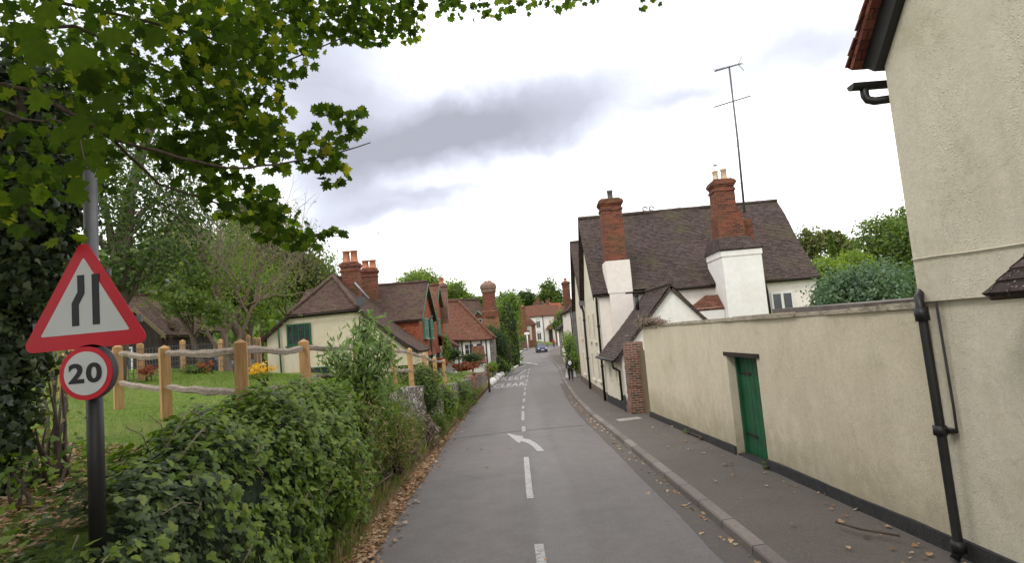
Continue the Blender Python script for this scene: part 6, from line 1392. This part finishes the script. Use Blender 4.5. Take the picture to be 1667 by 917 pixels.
# front gardens of the left houses
for (px, py, d, rx, ry, key, lab) in ((738, 577, 40, 13, 10, 'dark', 'clipped round green bush before the white timbered cottage'), (768, 583, 42, 18, 10, 'dark', 'clipped dark hedge in front of the timbered cottage porch'), (727, 566, 38, 6, 18, 'bramble', 'green climber on the corner of the tile hung house'), (713, 592, 34, 16, 7, 'red', 'red leaved shrub below the tile hung house'), (757, 597, 36, 18, 6, 'red', 'rust red low shrub behind the old brick topped wall'), (800, 598, 48, 10, 8, 'bright', 'pale green bush at the end of the old wall')):
    c_ = bl(px, py, d, rx, ry, .7); shrub('front_garden_bush', lab, 'bush', (c_[0][0], c_[0][1], c_[0][2]-c_[1][2]), [c_], 1100, .13, key, group='front garden bushes on the left')
# ------------------------------------------------------------------ trees on the left, near
tree('ivy_clad_tree', 'dark trunk thickly clad in ivy at the left edge behind the road sign', 'tree', (-4.3, 4.5, gz(-4.3, 4.5)), [bl(30, 430, 4.7, 62, 90, .4), bl(22, 560, 4.7, 52, 80, .38), bl(8, 690, 4.6, 36, 80, .3), bl(-10, 800, 4.6, 34, 60, .3), bl(55, 300, 4.8, 80, 90, .5), bl(20, 180, 5, 90, 90, .6), bl(90, 380, 4.9, 38, 50, .3)], 11000, .075, 'ivy_tree', T_IVY, .22, kk=.55, shell=.35, clump=.3, trunk_to=U(30, 150, 4.8), nlimb=3)
shrub('twiggy_undergrowth', 'bare brown twigs and sparse leaves beside the ivy clad trunk', 'undergrowth', (-4.0, 5.0, 1.6), [bl(82, 640, 5.2, 26, 60, .3), bl(95, 590, 6.5, 50, 40, .4), bl(60, 720, 5, 30, 40, .3)], 500, .06, 'weed', T_SIMPLE, cored=False, stems=5, clump=.9, shell=.1)
shrub('ground_ivy_patch', 'patch of leafy green undergrowth below the ivy clad trunk', 'undergrowth', (-3.6, 4.2, 1.4), [bl(30, 790, 4.4, 50, 40, .4), bl(20, 880, 3.8, 40, 30, .3), bl(90, 740, 5.2, 40, 24, .4)], 260, .06, 'bramble', T_IVY, cored=False, clump=.8, shell=.1)
dt = 'trees behind the lawn on the left'
tree('dark_tree', 'dark leafy tree rising directly behind the road sign', 'tree', (-8.6, 12.5, 1.9), [bl(215, 330, 13, 90, 70, 1.2), bl(150, 250, 13.5, 90, 80, 1.2), bl(270, 410, 13, 62, 50, .9), bl(180, 440, 12.5, 70, 40, .8), bl(310, 330, 14, 50, 60, .9)], 9000, .11, 'dark', tr=.16, group=dt, cored=False, clump=.45, shell=.35)
tree('tall_tree', 'tall open crowned tree high in the upper left beyond the maple leaves', 'tree', (-13, 17, 2), [bl(90, 120, 17, 150, 110, 2), bl(260, 170, 18, 90, 80, 1.6), bl(20, 260, 16, 100, 110, 1.5), bl(330, 240, 19, 50, 60, 1.5)], 5200, .16, 'dark', tr=.28, group=dt, cored=False, clump=.5, shell=.3)
tree('broad_tree', 'broad leafy tree filling the gap between the barn and the bare tree', 'tree', (-12, 28, 2), [bl(330, 440, 28, 60, 60, 2), bl(250, 430, 30, 70, 60, 2), bl(290, 500, 27, 60, 40, 1.5), bl(400, 480, 30, 60, 50, 2)], 9000, .2, 'mid', tr=.3, group=dt, clump=.4, kk=.55)
tree('yellow_green_tree', 'small yellow green shrubby tree in front of the barn end', 'tree', (-9.4, 18, 2.1), [bl(300, 490, 18, 40, 22, .7), bl(345, 510, 18, 30, 24, .6), bl(275, 478, 18.5, 26, 14, .5), bl(320, 455, 18.5, 30, 22, .6)], 3000, .13, 'mid', tr=.11, group=dt, clump=.4, cored=False, shell=.3)
hl = 'trees on the rising ground behind the cottages'
for (px, py, d, rx, ry, key, lab) in ((455, 420, 42, 65, 60, 'olive', 'brownish green tree rising behind the cream cottage roof'), (385, 430, 48, 60, 70, 'mid', 'green tree seen through the bare tree branches'), (500, 440, 55, 50, 45, 'mid', 'round tree between the bare tree and the red chimneys'), (300, 400, 50, 60, 80, 'olive', 'tall olive tree rising behind the broad leafy tree near the barn'), (410, 350, 70, 50, 45, 'olive', 'hazy crown highest on the slope above the cottage')):
    c_ = bl(px, py, d, rx, ry, rx*d/F_PX*.8); x, y, z = c_[0]
    tree('hillside_tree', lab, 'tree', (x, y, gz(x, y)), [c_, ((x-c_[1][0]*.5, y, z-c_[1][2]*.6), tuple(q*.7 for q in c_[1])), ((x+c_[1][0]*.5, y+1, z-c_[1][2]*.5), tuple(q*.75 for q in c_[1]))], 5200, .30, key, tr=.25, group=hl, clump=.35, kk=.6)
for (x, y, h, lab) in ((-25, 10, 9, 'bushy tree at the far left edge of the rising lawn'), (-30, 24, 11, 'tall leafy tree on the slope beyond the barn'), (-23, -4, 8, 'leafy tree left of the thicket behind the viewpoint'), (-36, 40, 12, 'leafy tree highest on the slope left of the barn')):
    g0 = gz(x, y); tree('slope_tree', lab, 'tree', (x, y, g0), [((x, y, g0+h*.62), (h*.36, h*.36, h*.36)), ((x+h*.25, y-1, g0+h*.42), (h*.28, h*.28, h*.26)), ((x-h*.22, y+1, g0+h*.4), (h*.28, h*.28, h*.25))], 4200, .3, 'mid', tr=.28, group=hl, clump=.35, kk=.6)
# bare tree
bt = thing('bare_tree', 'bare brown twigged tree standing behind the oak fence on the lawn', 'tree', (-9.6, 19.5, gz(-9.6, 19.5)))
mbt, mbw = MB(), MB()
def grow(p, d, L, r, depth):
    n = 4; pts = [p]; dd = d.copy()
    for k in range(n):
        dd = (dd+noise.noise_vector(p*1.3+Vector((k*.9, depth, 0)))*.28+Vector((0, 0, .05 if depth < 2 else -.02))).normalized(); p = p+dd*(L/n); pts.append(p)
    (mbt if depth < 3 else mbw).tube(pts, [r*(1-.45*k/n) for k in range(n+1)], 8 if depth < 2 else 4 if depth < 4 else 3, False)
    if depth >= 6: return
    m = (3, 4, 4, 3, 3, 2, 0)[depth]
    for k in range(m):
        t_ = random.uniform(.35, 1.0) if k else 1.0; q = pts[min(n, int(t_*n+.5))]
        ax_ = Vector((random.gauss(0, 1), random.gauss(0, 1), random.gauss(0, .55))).normalized(); nd = (dd*.9+ax_*(.75 if k else .3)).normalized()
        nd = (nd+Vector((0, 0, .28))).normalized()
        grow(q, nd, L*random.uniform(.58, .82), r*.52 if k else r*.6, depth+1)
b0 = Vector((-9.6, 19.5, gz(-9.6, 19.5)-.1))
random.seed(5)
grow(b0, Vector((-.02, 0, 1)), 2.7, .135, 0); grow(b0+Vector((.05, .05, .5)), Vector((.45, 0, .85)).normalized(), 2.1, .085, 1); grow(b0+Vector((0, 0, .4)), Vector((-.5, 0, .85)).normalized(), 2.4, .07, 1)
P, N_ = blob_pts([bl(375, 470, 20, 70, 70, 1.4), bl(440, 440, 20, 50, 50, 1.2), bl(320, 430, 20, 40, 50, 1.0)], 4200, .9, 4, .1); leaves('sparse_leaves', P, .07*RNG.uniform(.6, 1.4, len(P)), T_SIMPLE, LM['bright'], bt)
mbt.build('trunk', M['bark_pale'], bt); tw = mbw.build('twigs', M['twig_pale'], bt)
# ------------------------------------------------------------------ trees further off
ft = 'trees beyond the village roofs'
for (px, py, d, blobs, n, sz, key, lab) in (
    (690, 470, 78, ((683, 455, 34, 15), (668, 468, 22, 10), (700, 470, 30, 16)), 3000, .38, 'bright', 'bright yellow green tree showing above the tile hung roof'),
    (742, 480, 84, ((740, 474, 20, 18), (752, 488, 14, 14), (724, 480, 16, 14)), 2600, .38, 'bright', 'bright green tree right of the small brick chimney'),
    (828, 560, 68, ((826, 520, 20, 42), (834, 500, 14, 26), (838, 570, 12, 55), (820, 560, 18, 40)), 5600, .24, 'bramble', 'tall ivy covered tree beside the octagonal chimney'),
    (812, 590, 57, ((812, 560, 18, 30), (822, 585, 14, 26), (802, 545, 12, 20)), 3800, .16, 'dark', 'very dark evergreen bush at the lay-by'),
    (800, 590, 54, ((812, 592, 14, 14), (824, 600, 12, 8)), 900, .14, 'bramble', 'low green bush behind the painted boulders'),
    (790, 520, 64, ((793, 528, 16, 16), (806, 510, 10, 14)), 1400, .2, 'mid', 'creeper growing around the octagonal chimney base'),
    (858, 485, 190, ((856, 484, 16, 12), (842, 492, 14, 12), (870, 494, 16, 10)), 2200, .8, 'dark', 'dark distant tree above the brick house chimney'),
    (895, 480, 185, ((893, 474, 16, 18), (906, 486, 14, 16), (884, 488, 12, 12)), 2600, .8, 'mid', 'distant tall tree behind the white corner house'),
    (825, 490, 130, ((826, 488, 16, 14), (838, 500, 12, 12)), 1600, .6, 'mid', 'distant green tree behind the ivy covered tree'),
    (911, 520, 98, ((912, 518, 8, 14), (905, 530, 8, 10)), 1000, .3, 'bramble', 'small green tree before the bend on the right pavement'),
    (780, 470, 110, ((775, 492, 16, 10), (765, 486, 8, 6)), 900, .5, 'mid', 'treetop between the dormer roof and octagonal chimney'),
    (867, 530, 118, ((850, 552, 8, 6),), 500, .25, 'bramble', 'round green bush over the iron railings')):
    B = [bl(a, c_, d+(i*.8), rx, ry, max(rx*d/F_PX*.8, .6)) for i, (a, c_, rx, ry) in enumerate(blobs)]
    x, y = B[0][0][0], B[0][0][1]; tree('tree', lab, 'tree', (x, y, gz(x, y)), B, n, sz, key, tr=.2 if d < 100 else .35, group=ft, clump=.35, kk=.72)
shrub('corner_hedge', 'yellow green privet bush between the pedestrian and weatherboarded house', 'hedge', (4.6, 43.5, -.9), [bl(928, 572, 43.5, 11, 28, 1.0), bl(936, 588, 43, 10, 20, .8), bl(926, 556, 45, 9, 16, .8)], 4200, .12, 'bramble')
rt = 'trees behind the garden wall on the right'
for (d, blobs, n, sz, key, lab) in (
    (30, ((1445, 405, 50, 46), (1485, 430, 40, 60), (1415, 440, 36, 34), (1470, 372, 34, 30)), 14000, .19, 'mid', 'tall green tree beside the pebble dashed house'),
    (17, ((1405, 472, 62, 38), (1440, 462, 40, 34), (1360, 484, 40, 28)), 10000, .11, 'blue', 'blue green shrub just above the garden wall'),
    (24, ((1345, 455, 40, 32), (1330, 485, 34, 30), (1385, 440, 36, 26)), 8000, .15, 'bright', 'bushy green shrub right of the white house'),
    (55, ((1320, 400, 24, 26), (1350, 388, 18, 14), (1372, 405, 22, 20)), 4200, .32, 'olive', 'open greyish tree seen over the roof end'),
    (20, ((1490, 470, 30, 34), (1470, 490, 30, 20)), 3400, .12, 'dark', 'dark shrub tucked against the pebble dashed house')):
    B = [bl(a, c_, d+(i*.5), rx, ry, rx*d/F_PX*.8) for i, (a, c_, rx, ry) in enumerate(blobs)]
    x, y = B[0][0][0], B[0][0][1]; tree('garden_tree', lab, 'tree', (x, y, gz(x, y)), B, n, sz, key, tr=.16, group=rt, clump=.3, kk=.62)
cn = thing('conifer', 'slender conifer with pointed top behind the blue green shrub', 'tree', (24, 46, gz(24, 46)))
tp0 = U(1352, 384, 46); gz0 = gz(tp0.x, 46); mb = MB(); mb.tube([(tp0.x, 46, gz0), tp0], [.25, .03], 8); mb.build('trunk', M['bark'], cn)
P = []; 
for _ in range(4200):
    t_ = random.random()**.7; r_ = (1-t_)*1.9*(.6+.4*random.random())*(.75+.25*math.sin(t_*60)); a = random.uniform(0, 2*PI); P.append((tp0.x+r_*math.cos(a), 46+r_*math.sin(a), gz0+1+(tp0.z-gz0-1)*t_))
leaves('crown', P, .28*RNG.uniform(.6, 1.3, len(P)), T_SIMPLE, LM['mid'], cn)
# far woodland that reads as one mass
P = []
for _ in range(34000):
    x = random.uniform(-260, 260); y = random.uniform(210, 330)
    if abs(x) > 110: y = random.uniform(40, 300)
    if random.random() < .3: x = random.uniform(-110, -24); y = random.uniform(max(36, -x*1.0), 200)
    h = 9+5*noise.noise(Vector((x*.06, y*.06, 0)))+3*noise.noise(Vector((x*.2, y*.2, 4))); P.append((x, y, gz(x, y)+h*(1-.55*random.random()**2)))
o = leaves('woodland', P, 2.4*RNG.uniform(.5, 1.3, len(P)), T_SIMPLE, LM['mid']); o['kind'] = 'stuff'
# ------------------------------------------------------------------ overhanging maple
mp_ = thing('maple_tree', 'overhanging maple with lobed green and yellowing leaves filling the upper left', 'tree', (-6.5, 1.2, gz(-6.5, 1.2)))
mb = MB(); tb = Vector((-6.5, 1.2, 1.2)); tt = Vector((-6.0, 2.0, 5.2)); limb(mb, tb, tt, .32, .2, .04); limb(mb, tt, Vector((-5.5, 3, 9)), .2, .06, .1)
def bpath(pts): return [U(a, c_, d) for a, c_, d in pts]
BR = [[(-120, 120, 3.6), (60, 150, 3.8), (180, 225, 4.0), (250, 245, 4.2), (370, 275, 4.6), (450, 268, 4.9), (545, 250, 5.2), (603, 232, 5.4)],
      [(-100, 60, 4), (120, 40, 4.6), (300, 130, 5), (345, 170, 5.2), (420, 165, 5.4)], [(-80, -60, 5), (200, -40, 5.5), (430, 22, 6), (560, 10, 6.3), (700, -10, 6.6), (900, -18, 6.8), (1080, -6, 7)],
      [(180, 225, 4.0), (260, 300, 4.6), (380, 340, 5), (470, 385, 5.3), (555, 385, 5.5)], [(-80, -30, 5), (180, 20, 5.5), (340, 60, 5.6), (440, 110, 5.8), (560, 60, 6)], [(-60, 150, 2.4), (40, 190, 2.2), (110, 200, 2.1), (150, 280, 2.1)]]
for i, bp in enumerate(BR):
    P = bpath(bp); n = len(P); r0 = (.018, .02, .025, .012, .02, .006)[i]; sm_ = []
    for a, c_ in zip(P, P[1:]):
        for k in range(3): sm_.append(a.lerp(c_, k/3)+noise.noise_vector((a+c_)*1.7+Vector((k, 0, 0)))*.025)
    sm_.append(P[-1]); mb.tube(sm_, [r0*(1-.75*k/len(sm_)) for k in range(len(sm_))], 6); 
    if i != 3: limb(mb, tt, P[0], .07 if i != 5 else .03, r0, .08)
mb.build('trunk', M['bark'], mp_)
CB = [(90, 60, 3.6, 130, 90, .6, 130), (280, 60, 4.4, 120, 90, .6, 210), (420, 70, 5.2, 80, 75, .6, 330), (500, 30, 6, 90, 34, .6, 300), (590, 25, 6.2, 70, 32, .5, 260), (655, 28, 6.2, 38, 30, .4, 130), (770, -2, 6.5, 110, 14, .4, 150), (900, -14, 6.8, 120, 12, .4, 90), (1060, -9, 7, 50, 9, .3, 26),
      (390, 165, 5, 75, 75, .6, 330), (250, 175, 4.4, 110, 90, .6, 230), (100, 230, 3.8, 110, 100, .5, 130), (432, 235, 5, 34, 50, .4, 120), (340, 265, 4.8, 70, 45, .4, 170), (520, 250, 5.2, 54, 22, .3, 80), (540, 205, 5.3, 52, 22, .3, 52), (575, 195, 5.4, 22, 20, .2, 18),
      (540, 285, 5.3, 28, 16, .2, 26), (400, 325, 5, 60, 34, .4, 110), (450, 365, 5.3, 50, 26, .3, 90), (500, 392, 5.4, 46, 12, .2, 44), (545, 385, 5.5, 20, 10, .15, 14), (200, 110, 5.5, 200, 110, .8, 260), (330, 20, 5.8, 160, 50, .6, 330), (60, 330, 3.2, 50, 60, .4, 60)]
Pm, Sm = [], []
for (px, py, d, rx, ry, rd, n) in CB:
    n = int(n*.95)
    c_, r_ = bl(px, py, d, rx, ry, rd)
    q = rnd_dir(n)*RNG.random((n, 1))**.42; nc = max(2, n//5); cc = q[:nc]; pk = RNG.integers(0, nc, n); q = cc[pk]*.9+RNG.normal(size=(n, 3))*np.array((.13/max(r_[0], .12), .13/max(r_[1], .12), .12/max(r_[2], .12)))
    ln = np.linalg.norm(q, axis=1, keepdims=True); q = np.where(ln > 1.12, q/ln*1.05, q)
    Pm.append(np.array(c_)+q*np.array(r_)); Sm.append(RNG.uniform(.055, .125, n))
Pm, Sm = np.concatenate(Pm), np.concatenate(Sm)
Pm = np.stack([Pm[:, 0], Pm[:, 1], Pm[:, 2]], 1)
leaves('crown', Pm, Sm, T_MAPLE, LM['maple'], mp_, nrm=rnd_dir(len(Pm))*.8+np.array((.1, -.9, -.35)), tip=(.1, 0, -.9))
NL = [(60, 85, 1.7), (130, 95, 1.75), (185, 60, 2.0), (210, 110, 1.9), (150, 135, 1.65), (95, 150, 1.7), (60, 165, 1.9), (120, 205, 1.75), (90, 225, 2.1), (145, 190, 2.0), (125, 312, 1.75), (28, 395, 2.0), (175, 165, 1.6), (205, 150, 1.9), (40, 55, 2.1), (15, 300, 2.2), (70, 20, 1.9), (160, 20, 2.1), (250, 60, 2.3), (240, 160, 2.2), (190, 215, 2.4), (140, 245, 2.0), (30, 120, 2.3), (230, 200, 2.5)]
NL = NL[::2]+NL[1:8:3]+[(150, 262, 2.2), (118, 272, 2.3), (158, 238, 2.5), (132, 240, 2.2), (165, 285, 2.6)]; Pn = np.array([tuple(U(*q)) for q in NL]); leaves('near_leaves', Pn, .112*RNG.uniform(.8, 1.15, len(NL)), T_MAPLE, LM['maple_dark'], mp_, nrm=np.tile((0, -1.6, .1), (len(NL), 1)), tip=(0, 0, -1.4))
# the crown goes on over the camera's left and behind it, out of the frame, and shades the sign and hedge
Pc, Nc = blob_pts([((-4.5, -1.5, 7.4), (3.2, 4.5, 2.0)), ((-3.6, 3.0, 7.9), (2.8, 3.2, 1.6)), ((-2.2, -2.5, 6.6), (2.4, 3.4, 1.4)), ((-7, 0, 6.5), (2, 4, 2.2))], 8500, .5, 12, .3)
kp_ = Pc[:, 2] > 2.5+np.maximum(Pc[:, 1], 0)*.72+1.0
leaves('crown', Pc[kp_], .26*RNG.uniform(.7, 1.3, kp_.sum()), T_MAPLE, LM['maple'], mp_, flat=.8)
shrub('shade_thicket', 'unseen hedge and saplings added behind the viewpoint to shade the left bank', 'thicket', (-4, -4, 1.3), [((-4.2, -2.2, 2.6), (1.6, 2.2, 1.6)), ((-4.6, -6, 3.4), (2, 3, 2.6))], 5000, .16, 'dark')  # unseen growth added behind the camera to cut the light from there
# ivy growing out of the old brick pier foot and small debris
mb = MB(); mb.tube([(3.35, 6.7, .16), (3.45, 6.4, .17), (3.7, 6.15, .165)], .012, 5); tag(mb.build('fallen_stick', M['twig'], None, (3.5, 6.4, .12)), 'broken brown stick lying on the pavement near the downpipe', 'stick')
